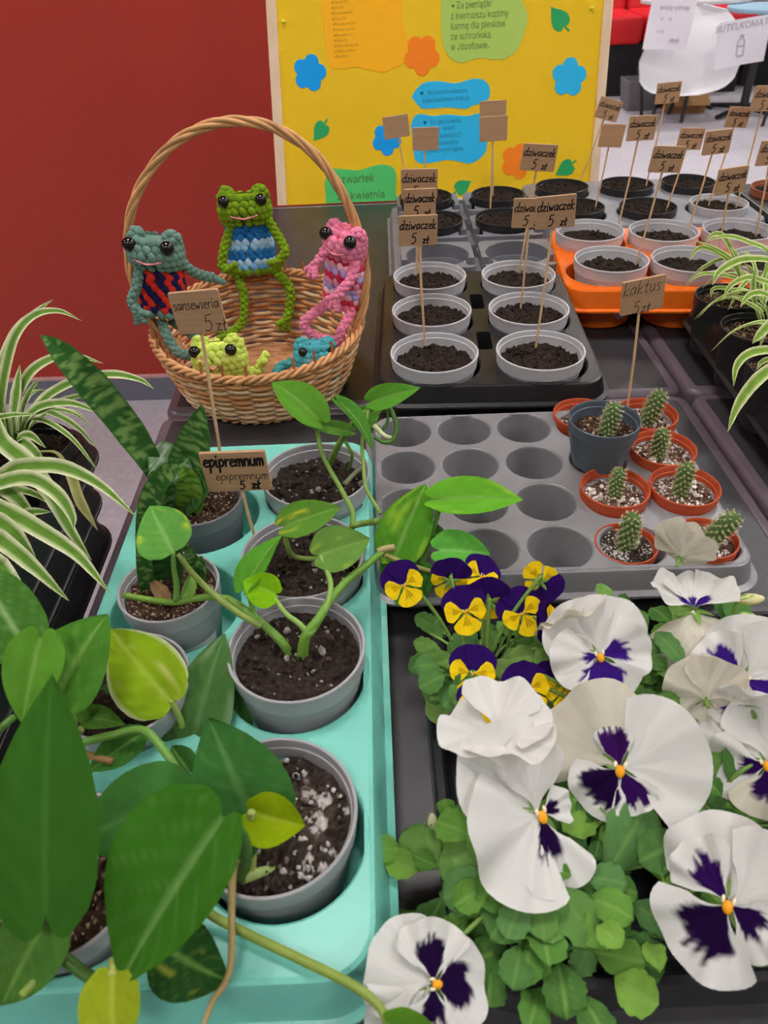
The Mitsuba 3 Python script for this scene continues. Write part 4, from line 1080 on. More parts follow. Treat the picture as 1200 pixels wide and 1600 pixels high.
# ---------------------------------------------------------------- small cacti in their pots
mat('spine', rgb(214, 200, 168), 0.7, 0.2)
CR = np.random.RandomState(9)


def cactus_meshes(seed, r, h):
    """(body with warts, spines): upright at the origin"""
    R_ = np.random.RandomState(seed); body, spines = [], []
    prof = [(0.75 * r, -0.004), (0.85 * r, 0.1 * h), (0.98 * r, 0.35 * h), (r, 0.65 * h), (0.9 * r, 0.84 * h), (0.62 * r, 0.95 * h), (0.25 * r, 0.995 * h), (0.0, h)]
    m = lathe(prof, 20); body.append(col(m, S(84, 104, 62)))
    n = int(62 * h / 0.03)
    for k in range(n):
        s = (k + 0.5) / n; z = 0.03 * h + s * 0.95 * h; rr = float(np.interp(z, [p[1] for p in prof], [p[0] for p in prof])); a = k * 2.39996
        d = np.array([math.cos(a), math.sin(a), 0.25 + 1.2 * max(0, s - 0.8)]); d = unit(d)
        c = np.array([rr * math.cos(a), rr * math.sin(a), z])
        B = np.column_stack([unit(np.cross([0, 0, 1.0], d)), np.cross(d, unit(np.cross([0, 0, 1.0], d))), d])
        body.append(col(xf(xf(ICO[1], (0, 0, 0), B, (r * 0.17, r * 0.17, r * 0.2)), c), S(*((140, 162, 98) if R_.uniform() < .6 else (118, 142, 86)))))
        tipc = c + d * r * 0.25
        for j in range(6):
            e = unit(d + 0.9 * R_.normal(size=3)); e = e if e @ d > 0 else -e
            L_ = r * R_.uniform(0.3, 0.55); o = unit(np.cross(e, [0.3, 0.5, 0.8])) * 0.00026; o2 = np.cross(e, o)
            spines.append((np.array([tipc + o, tipc - 0.5 * o + 0.87 * o2, tipc - 0.5 * o - 0.87 * o2, tipc + e * L_ * 0.9]), np.array([[0, 1, 3], [1, 2, 3], [2, 0, 3]])))
    return join(body), join(spines)


CACT = []
for sd in range(3):
    b, s = cactus_meshes(sd, 0.0078, 0.041)
    CACT.append((mikit.ply((b[0], b[1]), 'earth', smooth=True, color=b[2]), mikit.ply(s, 'spine')))
mat('cactus_skin', VC, 0.6, 0.3)


def cactus(label, rim, bsdf, H, lean, size=1.0, level=0.012, kind='grit', dxy=(0, 0), soil_k=None):
    t = fill_pot(thing('potted_cactus', label, 'cactus', 'small potted cacti'), rim, bsdf, H, kind=kind, level=level, shape=dict(band=0.26, rib=False, lip=0.0016, taper=0.72))
    b, s = CACT[rnd.randrange(3)]
    W_ = T().translate([rim[0] + dxy[0], rim[1] + dxy[1], rim[2] - level - 0.002]).rotate([0, 1, 0], lean[0]).rotate([1, 0, 0], lean[1]).rotate([0, 0, 1], rnd.uniform(0, 360)).scale([size] * 3)
    part(t, 'body', b, None, to_world=W_)
    part(t, 'spines', s, None, to_world=W_)
    tag(f'{t}__spines', kind='stuff')
    return t


cactus('cactus in a terracotta pot, third row, left, next to the empty cells', (0.2216, 0.5606, 0.8060, 0.0330), 'pot_terracotta', 0.055, (6, -8), 0.78)
cactus('cactus in a terracotta pot, right one of the third row of the grey tray', (0.2878, 0.5585, 0.8060, 0.0330), 'pot_terracotta', 0.055, (3, -4), 0.92, dxy=(-0.003, 0.0))
cactus('cactus in a terracotta pot just right of the dark grey pot', (0.2879, 0.6232, 0.8060, 0.0330), 'pot_terracotta', 0.055, (-2, 2), 0.88, dxy=(-0.004, 0))
cactus('cactus in the terracotta pot farthest back, leaning right under the kaktus sign', (0.2911, 0.6892, 0.8060, 0.0330), 'pot_terracotta', 0.055, (14, 0), 1.05, level=0.014)
cactus('terracotta pot mostly hidden behind the dark grey cactus pot', (0.2246, 0.7006, 0.8020, 0.0330), 'pot_terracotta', 0.055, (4, 0), 0.5)
cactus('cactus in the taller dark grey pot standing on the grey tray', (0.2187, 0.6144, 0.8490, 0.0350), 'pot_slate', 0.052, (8, 0), 0.9, level=0.016, kind='brown', dxy=(0.002, -0.004))
cactus('cactus in a small terracotta pot sunk in the front row of the grey tray, left', (0.2146, 0.4913, 0.7960, 0.0275), 'pot_terracotta', 0.050, (1, 0), 0.98, level=0.006, kind='salt')
cactus('cactus leaning right in the terracotta pot at the front right corner of the tray', (0.2831, 0.4873, 0.8020, 0.0275), 'pot_terracotta', 0.050, (26, 6), 1.0, level=0.007, kind='grit')

# ---------------------------------------------------------------- climbing vines, snake plants in the turquoise tray
G1, G2, G3, G4 = (62, 112, 40), (84, 138, 50), (104, 160, 74), (52, 96, 44)
LIMEC, PALE = (150, 186, 34), (188, 206, 96)
def vine(label, rim, H=0.082, kind='speck', bsdf='pot_mid', level=0.016, cat='potted plant', group='climbing vines in the turquoise tray', **kw):
    return fill_pot(thing('potted_vine', label, cat, group), rim, bsdf, H, kind=kind, level=level, **kw)


r1 = vine('vine with arching leaves in the back right pot of the turquoise tray', (-0.0635, 0.5746, 0.8260, 0.0520))
r2 = vine('vine in the grey pot behind the epipremnum sign, leaves hanging over the empty cells', (-0.0694, 0.4604, 0.8260, 0.0520))
r3 = vine('vine with long bare stems in the grey pot at the middle right of the tray', (-0.0670, 0.3554, 0.8320, 0.0500), level=0.014)
r4 = vine('vine in the nearest right pot, its soil covered with white salts', (-0.0751, 0.2364, 0.8200, 0.0520), level=0.015, k=1, kind='salt')
l3 = vine('vine with a yellow green variegated leaf in the third left pot', (-0.1879, 0.3338, 0.8260, 0.0470), kind='dark')
l4 = vine('vine with very large dark leaves in the nearest left pot', (-0.1947, 0.2040, 0.8220, 0.0500), kind='brown')

# --- back right pot
add_stem(r1, [(-0.0532, 0.6089, 0.8100), (-0.0447, 0.5978, 0.8342), (-0.0373, 0.5921, 0.8509), (-0.0233, 0.5904, 0.8727), (-0.0091, 0.5921, 0.8827), (0.0042, 0.5966, 0.8882)], [0.0034, 0.003, 0.0028])
add_stem(r1, [(-0.0564, 0.5653, 0.8893), (-0.0566, 0.5658, 0.8741), (-0.0538, 0.5555, 0.8614), (-0.0469, 0.5455, 0.8491), (-0.0357, 0.5246, 0.8391), (-0.0274, 0.5059, 0.8318), (-0.0271, 0.4953, 0.8267), (-0.0191, 0.4916, 0.8301), (-0.0051, 0.4772, 0.8442)], [0.002, 0.0022, 0.0026, 0.003])
add_leaf(r1, (-0.0552, 0.5659, 0.8901), (-0.0968, 0.5970, 0.9126), 0.0353, up=(0.35, -0.6, 0.7), colour=(92, 148, 48), fold=0.35, arch=0.1)
add_leaf(r1, (-0.0296, 0.5846, 0.8655), (-0.0728, 0.5817, 0.8778), 0.0141, colour=(98, 148, 60), fold=0.3, up=(0, -0.7, 0.7))
add_leaf(r1, (-0.0375, 0.5835, 0.8959), (-0.0079, 0.5392, 0.8730), 0.0193, colour=(72, 126, 46), fold=0.4, arch=0.12, up=(0.6, -0.6, 0.5))
add_leaf(r1, (-0.0064, 0.5929, 0.8916), (0.0369, 0.5815, 0.9093), 0.0231, colour=(96, 160, 54), fold=0.3, arch=0.08, up=(-0.1, -0.8, 0.6))
add_leaf(r1, (-0.0205, 0.5996, 0.8682), (0.0028, 0.6055, 0.8754), 0.0181, colour=(78, 134, 48), up=(0, -0.7, 0.7))
add_leaf(r1, (-0.0171, 0.5961, 0.8639), (-0.0011, 0.6104, 0.8656), 0.0133, colour=(104, 152, 64), up=(0.2, -0.8, 0.6))
add_stem(r1, [(0.0054, 0.5966, 0.8882), (0.0113, 0.5854, 0.8824), (0.0149, 0.5768, 0.8718), (0.0103, 0.5695, 0.8628), (0.0026, 0.5686, 0.8617), (-0.0060, 0.5718, 0.8656)], [0.0022, 0.0024, 0.0018], colour=(74, 112, 44))
add_stem(r1, [(0.0041, 0.5998, 0.8843), (0.0071, 0.5904, 0.8726), (0.0013, 0.5842, 0.8649), (-0.0027, 0.5869, 0.8683)], 0.0015, colour=(64, 104, 40))
add_stem(r1, [(-0.0056, 0.5827, 0.8711), (0.0029, 0.5727, 0.8667), (0.0098, 0.5710, 0.8646)], [0.0026, 0.0016], colour=(196, 206, 150))
add_stem(r1, [(-0.0108, 0.5871, 0.8844), (-0.0168, 0.5528, 0.8739), (-0.0163, 0.5361, 0.8613), (-0.0146, 0.5110, 0.8540), (-0.0028, 0.4848, 0.8455)], 0.0017)
add_stem(r1, [(-0.0330, 0.5783, 0.8577), (-0.0280, 0.5782, 0.8417), (-0.0332, 0.5987, 0.8100)], 0.0016)
add_stem(r1, [(-0.0372, 0.5747, 0.8100), (-0.0283, 0.5830, 0.8158), (-0.0193, 0.5874, 0.8213)], [0.003, 0.002], colour=(120, 128, 96))
# --- its runner over the empty cells
r2v = r2
add_leaf(r2v, (0.0079, 0.4439, 0.8348), (0.0357, 0.4957, 0.8670), 0.0442, up=(-0.25, -0.8, 0.55), colour=(76, 134, 36), patch=(130, 170, 50), patch_at=0.62, fold=0.22, arch=0.04)
add_leaf(r2v, (0.0459, 0.4716, 0.8690), (0.1131, 0.4696, 0.8664), 0.0341, up=(0.05, -0.45, 0.9), colour=(104, 174, 48), patch=(140, 192, 66), patch_at=0.6, fold=0.3, arch=0.06, lobe=0.2)
add_leaf(r2v, (0.0484, 0.4863, 0.8553), (0.0834, 0.4807, 0.8484), 0.0182, up=(0, -0.7, 0.8), colour=(150, 184, 110), fold=0.2)
add_leaf(r2v, (0.0484, 0.4863, 0.8553), (0.0347, 0.4883, 0.8579), 0.0128, up=(0, -0.7, 0.8), colour=(140, 184, 84), fold=0.2)
add_leaf(r2v, (0.0438, 0.4419, 0.8402), (0.0858, 0.4500, 0.8264), 0.0352, up=(0, -0.55, 0.85), colour=(94, 172, 66), vein=(132, 196, 104), fold=0.12, arch=0.07, lobe=0.2)
add_leaf(r2v, (0.0477, 0.4713, 0.8209), (0.0350, 0.4923, 0.8310), 0.0163, colour=(58, 96, 36), up=(0, -0.7, 0.7))
add_leaf(r2v, (0.0195, 0.4527, 0.8139), (0.0082, 0.4179, 0.8026), 0.0347, colour=(74, 136, 58), up=(-0.1, -0.6, 0.8), fold=0.15)
add_leaf(r2v, (0.0132, 0.4512, 0.8279), (-0.0044, 0.4466, 0.8063), 0.0231, colour=(66, 122, 46), up=(-0.2, -0.6, 0.8))
add_leaf(r2v, (0.0248, 0.4526, 0.8137), (0.0299, 0.4318, 0.7959), 0.0273, colour=(84, 150, 66), up=(0.1, -0.6, 0.8))
add_stem(r2v, [(0.0459, 0.4710, 0.8682), (0.0428, 0.4690, 0.8498), (0.0376, 0.4674, 0.8320), (0.0302, 0.4534, 0.8148)], [0.0019, 0.0023], colour=(110, 156, 66))
add_stem(r2v, [(0.0438, 0.4419, 0.8402), (0.0389, 0.4578, 0.8361), (0.0318, 0.4689, 0.8338)], [0.0016, 0.002], colour=(120, 164, 96))
add_stem(r2v, [(0.0376, 0.4681, 0.8328), (0.0312, 0.4673, 0.8239), (0.0254, 0.4620, 0.8174)], 0.0016, colour=(132, 158, 60))
add_leaf(r2v, (-0.0500, 0.4195, 0.8603), (-0.0117, 0.4340, 0.8623), 0.0364, up=(-0.3, -0.62, 0.7), colour=(104, 144, 66), patch=(150, 176, 70), patch_at=0.66, fold=0.3, arch=0.05)
add_leaf(r2v, (-0.0814, 0.4689, 0.8497), (-0.0362, 0.4851, 0.8539), 0.0305, up=(-0.2, -0.6, 0.75), colour=(92, 140, 50), patch=(190, 190, 60), patch_at=0.62, fold=0.3)
add_stem(r2v, [(-0.0814, 0.4682, 0.8489), (-0.0820, 0.4647, 0.8366), (-0.0773, 0.4609, 0.8240), (-0.0619, 0.4589, 0.8214), (-0.0431, 0.4601, 0.8229), (-0.0296, 0.4634, 0.8271), (-0.0312, 0.4702, 0.8276)], 0.0022, colour=(128, 156, 70))
add_stem(r2v, [(-0.0349, 0.5016, 0.8100), (-0.0270, 0.4904, 0.8287), (-0.0192, 0.4913, 0.8297)], [0.003, 0.0024])
# --- the pot with long bare stems
add_stem(r3, [(-0.0640, 0.3575, 0.8160), (-0.0623, 0.3590, 0.8284), (-0.0588, 0.3614, 0.8378), (-0.0506, 0.3683, 0.8447), (-0.0431, 0.3832, 0.8472), (-0.0311, 0.4029, 0.8476), (-0.0156, 0.4213, 0.8466), (-0.0023, 0.4357, 0.8469)], [0.0042, 0.0038, 0.003, 0.0028], colour=(106, 150, 54))
add_stem(r3, [(-0.0500, 0.4195, 0.8603), (-0.0452, 0.4090, 0.8552), (-0.0416, 0.3939, 0.8524), (-0.0452, 0.3768, 0.8473), (-0.0549, 0.3621, 0.8402), (-0.0597, 0.3609, 0.8371)], [0.0018, 0.0022, 0.0032], colour=(124, 162, 74))
add_stem(r3, [(-0.0014, 0.4344, 0.8453), (0.0096, 0.4339, 0.8383), (0.0238, 0.4340, 0.8305), (0.0373, 0.4350, 0.8238)], [0.0024, 0.0018], colour=(150, 150, 78))
add_stem(r3, [(-0.0063, 0.4351, 0.8477), (-0.0012, 0.4362, 0.8491), (0.0069, 0.4385, 0.8487)], 0.0028, colour=(160, 148, 96))
add_stem(r3, [(-0.0741, 0.3617, 0.8160), (-0.0787, 0.3642, 0.8269), (-0.0900, 0.3733, 0.8334), (-0.1044, 0.3838, 0.8400), (-0.1195, 0.3944, 0.8436)], [0.0036, 0.0032, 0.0028], colour=(104, 146, 56))
add_stem(r3, [(-0.1186, 0.3941, 0.8432), (-0.1324, 0.3968, 0.8433), (-0.1469, 0.3962, 0.8426), (-0.1600, 0.3965, 0.8397), (-0.1776, 0.4006, 0.8385), (-0.2010, 0.4051, 0.8409)], [0.0028, 0.0024], colour=(112, 150, 54))
add_stem(r3, [(-0.0925, 0.3726, 0.8357), (-0.1070, 0.3804, 0.8390), (-0.1239, 0.3908, 0.8455), (-0.1358, 0.3969, 0.8562), (-0.1436, 0.3984, 0.8708), (-0.1488, 0.3982, 0.8864)], [0.0028, 0.0026, 0.0018], colour=(132, 152, 74))
add_stem(r3, [(-0.0815, 0.3797, 0.8571), (-0.0738, 0.3711, 0.8497), (-0.0638, 0.3645, 0.8448), (-0.0588, 0.3614, 0.8378)], [0.0016, 0.002, 0.0024], colour=(138, 172, 84))
add_stem(r3, [(-0.1025, 0.3911, 0.8586), (-0.1013, 0.3872, 0.8506), (-0.0993, 0.3826, 0.8417), (-0.0958, 0.3772, 0.8350)], [0.0016, 0.002], colour=(108, 150, 62))
add_leaf(r3, (-0.1025, 0.3909, 0.8582), (-0.0781, 0.4301, 0.8733), 0.0284, up=(-0.6, -0.6, 0.5), colour=(84, 148, 46), fold=0.35, arch=0.06)
add_leaf(r3, (-0.0809, 0.3814, 0.8593), (-0.1044, 0.3907, 0.8644), 0.0261, up=(0.1, -0.75, 0.6), colour=(128, 186, 26), vein=(150, 200, 60), fold=0.25)
add_leaf(r3, (-0.1518, 0.3983, 0.8896), (-0.1715, 0.4317, 0.9055), 0.0419, up=(0.0, -0.7, 0.75), colour=(98, 160, 70), vein=(138, 186, 106), patch=(190, 206, 60), patch_at=0.70, fold=0.12, arch=0.06, lobe=0.05, label='rounded leaf with a yellow streak')
add_stem(r3, [(-0.1518, 0.3980, 0.8893), (-0.1543, 0.3973, 0.8725), (-0.1557, 0.3971, 0.8564), (-0.1589, 0.3959, 0.8423)], [0.0018, 0.0024], colour=(112, 156, 72))
add_leaf(r3, (-0.1541, 0.3964, 0.8429), (-0.1492, 0.4174, 0.8497), 0.0116, colour=(120, 162, 78), up=(0.5, -0.7, 0.3), fold=0.6, shape=LANCE_W, lobe=0)
# --- nearest right pot
add_leaf(r4, (-0.0790, 0.2144, 0.8374), (-0.1080, 0.2650, 0.8761), 0.0556, up=(0.07, -0.16, 0.985), colour=(56, 104, 48), vein=(92, 136, 74), fold=0.16, arch=0.05, wave=0.04)
add_leaf(r4, (-0.0795, 0.2165, 0.8559), (-0.0512, 0.2134, 0.8441), 0.0304, up=(0.1, -0.75, 0.65), colour=(152, 178, 20), vein=(176, 196, 60), fold=0.35, arch=0.06, label='small lime yellow leaf')
add_stem(r4, [(-0.0793, 0.2149, 0.8587), (-0.0816, 0.2121, 0.8456), (-0.0823, 0.2088, 0.8305), (-0.0856, 0.2052, 0.8101)], [0.0022, 0.0026, 0.003], colour=(172, 188, 100))
add_stem(r4, [(-0.0896, 0.2004, 0.8137), (-0.0827, 0.2044, 0.8091), (-0.0738, 0.2110, 0.8014)], [0.004, 0.0032, 0.0026], colour=(160, 184, 108))
add_stem(r4, [(-0.0873, 0.1930, 0.8904), (-0.0823, 0.1983, 0.8731), (-0.0815, 0.1996, 0.8509), (-0.0857, 0.2003, 0.8280), (-0.0909, 0.2002, 0.8150)], [0.002, 0.003, 0.0036], colour=(78, 118, 48))
add_stem(r4, [(-0.0905, 0.1996, 0.8350), (-0.0911, 0.1922, 0.8322), (-0.0900, 0.1746, 0.8264), (-0.0885, 0.1548, 0.8209), (-0.0901, 0.1445, 0.8209), (-0.0949, 0.1356, 0.8227), (-0.0976, 0.1255, 0.8230)], [0.0028, 0.002, 0.0017, 0.0014], colour=(156, 138, 88))
add_leaf(r4, (-0.1259, 0.1636, 0.8191), (-0.0889, 0.1469, 0.8144), 0.0403, up=(-0.1, -0.55, 0.85), colour=(44, 84, 40), patch=(150, 160, 60), patch_at=0.68, fold=0.12)
add_stem(r4, [(-0.1132, 0.1844, 0.8250), (-0.1011, 0.1784, 0.8151), (-0.0783, 0.1682, 0.8121), (-0.0500, 0.1553, 0.8121), (-0.0261, 0.1428, 0.8156), (-0.0126, 0.1328, 0.8160), (-0.0066, 0.1212, 0.8176)], [0.0026, 0.0026, 0.0022], colour=(132, 152, 62))
add_leaf(r4, (-0.0083, 0.1236, 0.8206), (0.0175, 0.1167, 0.8042), 0.0248, colour=(88, 138, 40), up=(0, -0.6, 0.8))
add_leaf(r4, (-0.1384, 0.2988, 0.7986), (-0.1183, 0.3636, 0.8389), 0.0471, up=(-0.1, -0.75, 0.65), colour=(74, 112, 60), vein=(100, 138, 84), patch=(120, 146, 104), patch_at=0.62, fold=0.14, wave=0.03)
add_leaf(r4, (-0.1257, 0.3144, 0.7702), (-0.1075, 0.3464, 0.8018), 0.0326, up=(0.4, -0.7, 0.5), colour=(82, 128, 62), fold=0.25)
# --- third left pot
add_leaf(l3, (-0.1475, 0.3095, 0.8356), (-0.1927, 0.3540, 0.8589), 0.0531, up=(0.05, -0.75, 0.65), colour=(150, 184, 36), vein=(178, 204, 76), patch=(214, 218, 120), patch_at=0.72, fold=0.14, arch=0.06, edge=(236, 232, 200), lobe=0.08, label='yellow green leaf with cream flecks and edge')
add_stem(l3, [(-0.1475, 0.3095, 0.8356), (-0.1454, 0.3082, 0.8260), (-0.1448, 0.3081, 0.8101), (-0.1498, 0.3092, 0.7955)], 0.0022, colour=(150, 170, 80))
add_leaf(l3, (-0.2090, 0.2941, 0.8642), (-0.1832, 0.3395, 0.8886), 0.0614, up=(-0.35, -0.65, 0.65), colour=(72, 124, 42), fold=0.2, arch=0.05, lobe=0.22)
add_leaf(l3, (-0.2225, 0.3312, 0.8386), (-0.1912, 0.3554, 0.8526), 0.0373, up=(0.2, -0.65, 0.7), colour=(70, 112, 54), fold=0.15)
add_stem(l3, [(-0.2107, 0.2931, 0.8630), (-0.2088, 0.2966, 0.8515), (-0.2103, 0.2995, 0.8312), (-0.2164, 0.2991, 0.8149)], [0.002, 0.0024], colour=(146, 166, 70))
add_stem(l3, [(-0.2019, 0.2750, 0.8391), (-0.1913, 0.2779, 0.8396), (-0.1751, 0.2798, 0.8419), (-0.1577, 0.2799, 0.8452), (-0.1461, 0.2713, 0.8441), (-0.1323, 0.2554, 0.8403), (-0.1190, 0.2364, 0.8360)], [0.0024, 0.0028, 0.0028, 0.0024], colour=(104, 150, 62))
add_stem(l3, [(-0.2039, 0.2785, 0.8276), (-0.1914, 0.2739, 0.8282), (-0.1774, 0.2692, 0.8287)], 0.0024, colour=(156, 118, 70))
add_leaf(l3, (-0.1633, 0.2837, 0.8339), (-0.1938, 0.2667, 0.8224), 0.0219, up=(0, -0.6, 0.8), colour=(64, 116, 48), fold=0.3)
add_leaf(l3, (-0.2060, 0.3354, 0.8041), (-0.1890, 0.3439, 0.8066), 0.0203, colour=(72, 122, 56), up=(0, -0.6, 0.8))
add_leaf(l3, (-0.2028, 0.3049, 0.8260), (-0.1729, 0.2914, 0.8360), 0.0171, colour=(84, 128, 52), fold=0.5)
add_leaf(l3, (-0.2022, 0.3058, 0.8260), (-0.2065, 0.3074, 0.8450), 0.0142, colour=(92, 136, 54), fold=0.4)
add_stem(l3, [(-0.2109, 0.3021, 0.8160), (-0.2277, 0.3294, 0.7887), (-0.2233, 0.3322, 0.7921), (-0.2173, 0.3314, 0.7912)], 0.0026, colour=(186, 188, 110))
add_leaf(l3, (-0.2141, 0.3097, 0.8995), (-0.2196, 0.2688, 0.8727), 0.0341, up=(0.3, -0.7, 0.6), colour=(88, 140, 44), fold=0.3, arch=0.05)
add_stem(l3, [(-0.2149, 0.3092, 0.8989), (-0.2236, 0.3128, 0.8953), (-0.2334, 0.3144, 0.8893), (-0.2395, 0.3115, 0.8778), (-0.2449, 0.3069, 0.8563)], 0.0022, colour=(152, 166, 74))
add_leaf(l3, (-0.2391, 0.3311, 0.8703), (-0.2799, 0.3814, 0.9006), 0.0474, up=(0.1, -0.7, 0.7), colour=(72, 120, 46), vein=(150, 180, 120), fold=0.14)
add_stem(l3, [(-0.2538, 0.2910, 0.8366), (-0.2495, 0.2935, 0.8397), (-0.2469, 0.2990, 0.8386)], 0.0024, colour=(86, 128, 50))
add_leaf(l3, (-0.1326, 0.2709, 0.8118), (-0.1464, 0.2875, 0.8164), 0.0207, colour=(60, 104, 46), up=(0, -0.6, 0.7), fold=0.25)
# --- nearest left pot
add_leaf(l4, (-0.1693, 0.1592, 0.8725), (-0.1752, 0.2510, 0.9382), 0.0554, up=(0.02, -0.72, 0.68), colour=(52, 98, 32), vein=(66, 112, 42), fold=0.1, arch=0.04, lobe=0.1, nu=30, nv=19, label='very large dark green leaf')
add_leaf(l4, (-0.0849, 0.1879, 0.9000), (-0.1378, 0.1387, 0.8392), 0.0608, up=(0.1, -0.2, 0.97), colour=(56, 108, 30), vein=(110, 150, 82), fold=0.16, arch=0.05, lobe=0.10, asym=-0.28, nu=30, nv=19, label='large glossy green leaf lying across the pots')
add_leaf(l4, (-0.1239, 0.2325, 0.8439), (-0.1821, 0.2130, 0.8356), 0.0550, up=(0.154, -0.107, 0.98), colour=(62, 112, 50), vein=(88, 132, 72), fold=0.1, arch=0.08, nu=28, nv=17)
add_leaf(l4, (-0.1759, 0.1651, 0.8560), (-0.2007, 0.1376, 0.8220), 0.0357, up=(0.1, -0.7, 0.7), colour=(78, 124, 52), fold=0.18)
add_leaf(l4, (-0.1407, 0.1413, 0.8424), (-0.1348, 0.1096, 0.8271), 0.0306, up=(0, -0.7, 0.7), colour=(140, 156, 34), vein=(166, 178, 66), fold=0.25, arch=0.06, label='yellowish green leaf at the bottom edge')
add_stem(l4, [(-0.1703, 0.1601, 0.8704), (-0.1749, 0.1605, 0.8502), (-0.1742, 0.1567, 0.8423), (-0.1706, 0.1537, 0.8355), (-0.1619, 0.1487, 0.8325), (-0.1522, 0.1435, 0.8324)], [0.0024, 0.0032, 0.0032], colour=(70, 108, 40))
add_stem(l4, [(-0.1872, 0.1383, 0.8324), (-0.1806, 0.1452, 0.8345), (-0.1726, 0.1526, 0.8341)], 0.0024, colour=(120, 146, 62))
add_stem(l4, [(-0.1407, 0.1411, 0.8422), (-0.1413, 0.1456, 0.8398), (-0.1449, 0.1507, 0.8381)], [0.003, 0.0036, 0.002], colour=(168, 178, 96))
add_stem(l4, [(-0.1801, 0.1722, 0.8329), (-0.1806, 0.1717, 0.8165), (-0.1836, 0.1677, 0.8036), (-0.1806, 0.1663, 0.8200)], 0.0022, colour=(96, 130, 56))
add_leaf(l4, (-0.1916, 0.1723, 0.8490), (-0.2138, 0.1793, 0.8496), 0.0164, colour=(120, 150, 84), up=(0, -0.7, 0.7))
add_leaf(l4, (-0.2102, 0.1762, 0.8378), (-0.2117, 0.1871, 0.8354), 0.0087, colour=(150, 180, 50))

# --- snake plants
SP = dict(colours=((52, 96, 46), (66, 108, 50)), rim=0.9, mottle=(118, 154, 86), fold=0.35, nv=9)
l1 = fill_pot(thing('potted_snake_plant', 'snake plant, one long leaf leaning left, back left pot of the turquoise tray', 'potted plant', None), (-0.1702, 0.5415, 0.8280, 0.0410), 'pot_smoke', 0.072, kind='brown', level=0.014)
LW = ([0, .15, .4, .62, .8, .92, 1], [.30, .45, .95, 1, .68, .30, .02])
add_blade(l1, [(-0.1995, 0.5440, 0.8100), (-0.2049, 0.5550, 0.8282), (-0.2096, 0.5550, 0.8597), (-0.2230, 0.5600, 0.8940), (-0.2370, 0.5600, 0.9274), (-0.2507, 0.5600, 0.9553), (-0.2637, 0.5650, 0.9713), (-0.2748, 0.5700, 0.9796)], 0.0275, up=(0.45, -0.85, 0.4), prof=LW, n=14, **SP)
add_blade(l1, [(-0.1879, 0.5529, 0.8100), (-0.1815, 0.5500, 0.8308), (-0.1721, 0.5550, 0.8592), (-0.1620, 0.5600, 0.8864), (-0.1542, 0.5650, 0.9111)], 0.038, up=(-0.15, -1, 0.2), prof=([0, .2, .5, .75, .92, 1], [.5, .85, 1, .72, .3, .02]), n=10, **SP)
SD_ = dict(SP, mottle=(112, 146, 90))
add_blade(l1, [(-0.1912, 0.5511, 0.8100), (-0.1879, 0.5450, 0.8349), (-0.1958, 0.5550, 0.8590), (-0.2100, 0.5600, 0.8675)], 0.040, up=(0.3, -0.8, 0.6), prof=([0, .25, .6, .85, 1], [.4, .9, 1, .7, .05]), **dict(SP, colours=((110, 138, 104), (70, 110, 62)), mottle=(170, 186, 160)))
add_blade(l1, [(-0.1910, 0.5435, 0.8100), (-0.1751, 0.5350, 0.8346), (-0.1579, 0.5300, 0.8540), (-0.1500, 0.5300, 0.8606)], 0.03, up=(-0.3, -0.8, 0.5), **SD_)
add_blade(l1, [(-0.1953, 0.5409, 0.8100), (-0.1956, 0.5380, 0.8334), (-0.2023, 0.5380, 0.8504), (-0.2037, 0.5400, 0.8610)], 0.022, up=(0.4, -0.8, 0.5), **SD_)
add_blade(l1, [(-0.1849, 0.5431, 0.8100), (-0.1716, 0.5300, 0.8361), (-0.1697, 0.5300, 0.8574), (-0.1764, 0.5350, 0.8680)], 0.028, up=(-0.1, -1, 0.3), **dict(SP, colours=((120, 158, 60), (80, 120, 50)), mottle=(70, 116, 44)))
l2 = fill_pot(thing('potted_snake_plant', 'snake plant with thin twisting leaves in the second left pot of the turquoise tray', 'potted plant', None), (-0.1723, 0.4234, 0.8320, 0.0395), 'pot_mid', 0.074, kind='brown', level=0.010)
add_blade(l2, [(-0.1926, 0.4288, 0.8200), (-0.1877, 0.4250, 0.8481), (-0.1837, 0.4300, 0.8700), (-0.1768, 0.4350, 0.8940), (-0.1678, 0.4400, 0.9150), (-0.1536, 0.4450, 0.9287), (-0.1405, 0.4500, 0.9336)], 0.0155, up=(0.4, -0.9, 0.2), prof=([0, .3, .55, .8, 1], [.75, .8, 1.1, .9, .03]), n=12, twist=0.5, **SP)
add_blade(l2, [(-0.1784, 0.4405, 0.8200), (-0.1710, 0.4330, 0.8499), (-0.1691, 0.4380, 0.8701), (-0.1689, 0.4400, 0.8889)], 0.028, up=(0, -1, 0.2), prof=([0, .4, .8, 1], [.9, 1, .8, .3]), **dict(SP, mottle=(40, 70, 36)))
add_blade(l2, [(-0.1562, 0.4362, 0.8200), (-0.1463, 0.4250, 0.8458), (-0.1498, 0.4300, 0.8582), (-0.1535, 0.4340, 0.8681)], 0.014, up=(-0.3, -0.9, 0.2), **SP)
add_blade(l2, [(-0.1523, 0.4375, 0.8200), (-0.1426, 0.4200, 0.8503), (-0.1394, 0.4200, 0.8648)], 0.012, up=(-0.2, -1, 0.2), **SP)
m = leaf_mesh((-0.1695, 0.4075, 0.8260), (-0.1857, 0.4287, 0.8340), 0.012, shape=LANCE_W, lobe=0, fold=0.6, wave=0.3, colour=(160, 126, 92), vein=(130, 98, 70), seed=3)
part(l2, 'dry_leaf', m, 'blade_skin', True, 'dry brown leaf')
a = np.radians(np.linspace(-78, -22, 12)); PR = (-0.1723, 0.4234, 0.8320, 0.0395)
rg = lambda z: PR[3] * (0.76 + 0.185 * z / 0.0577) + 0.0006
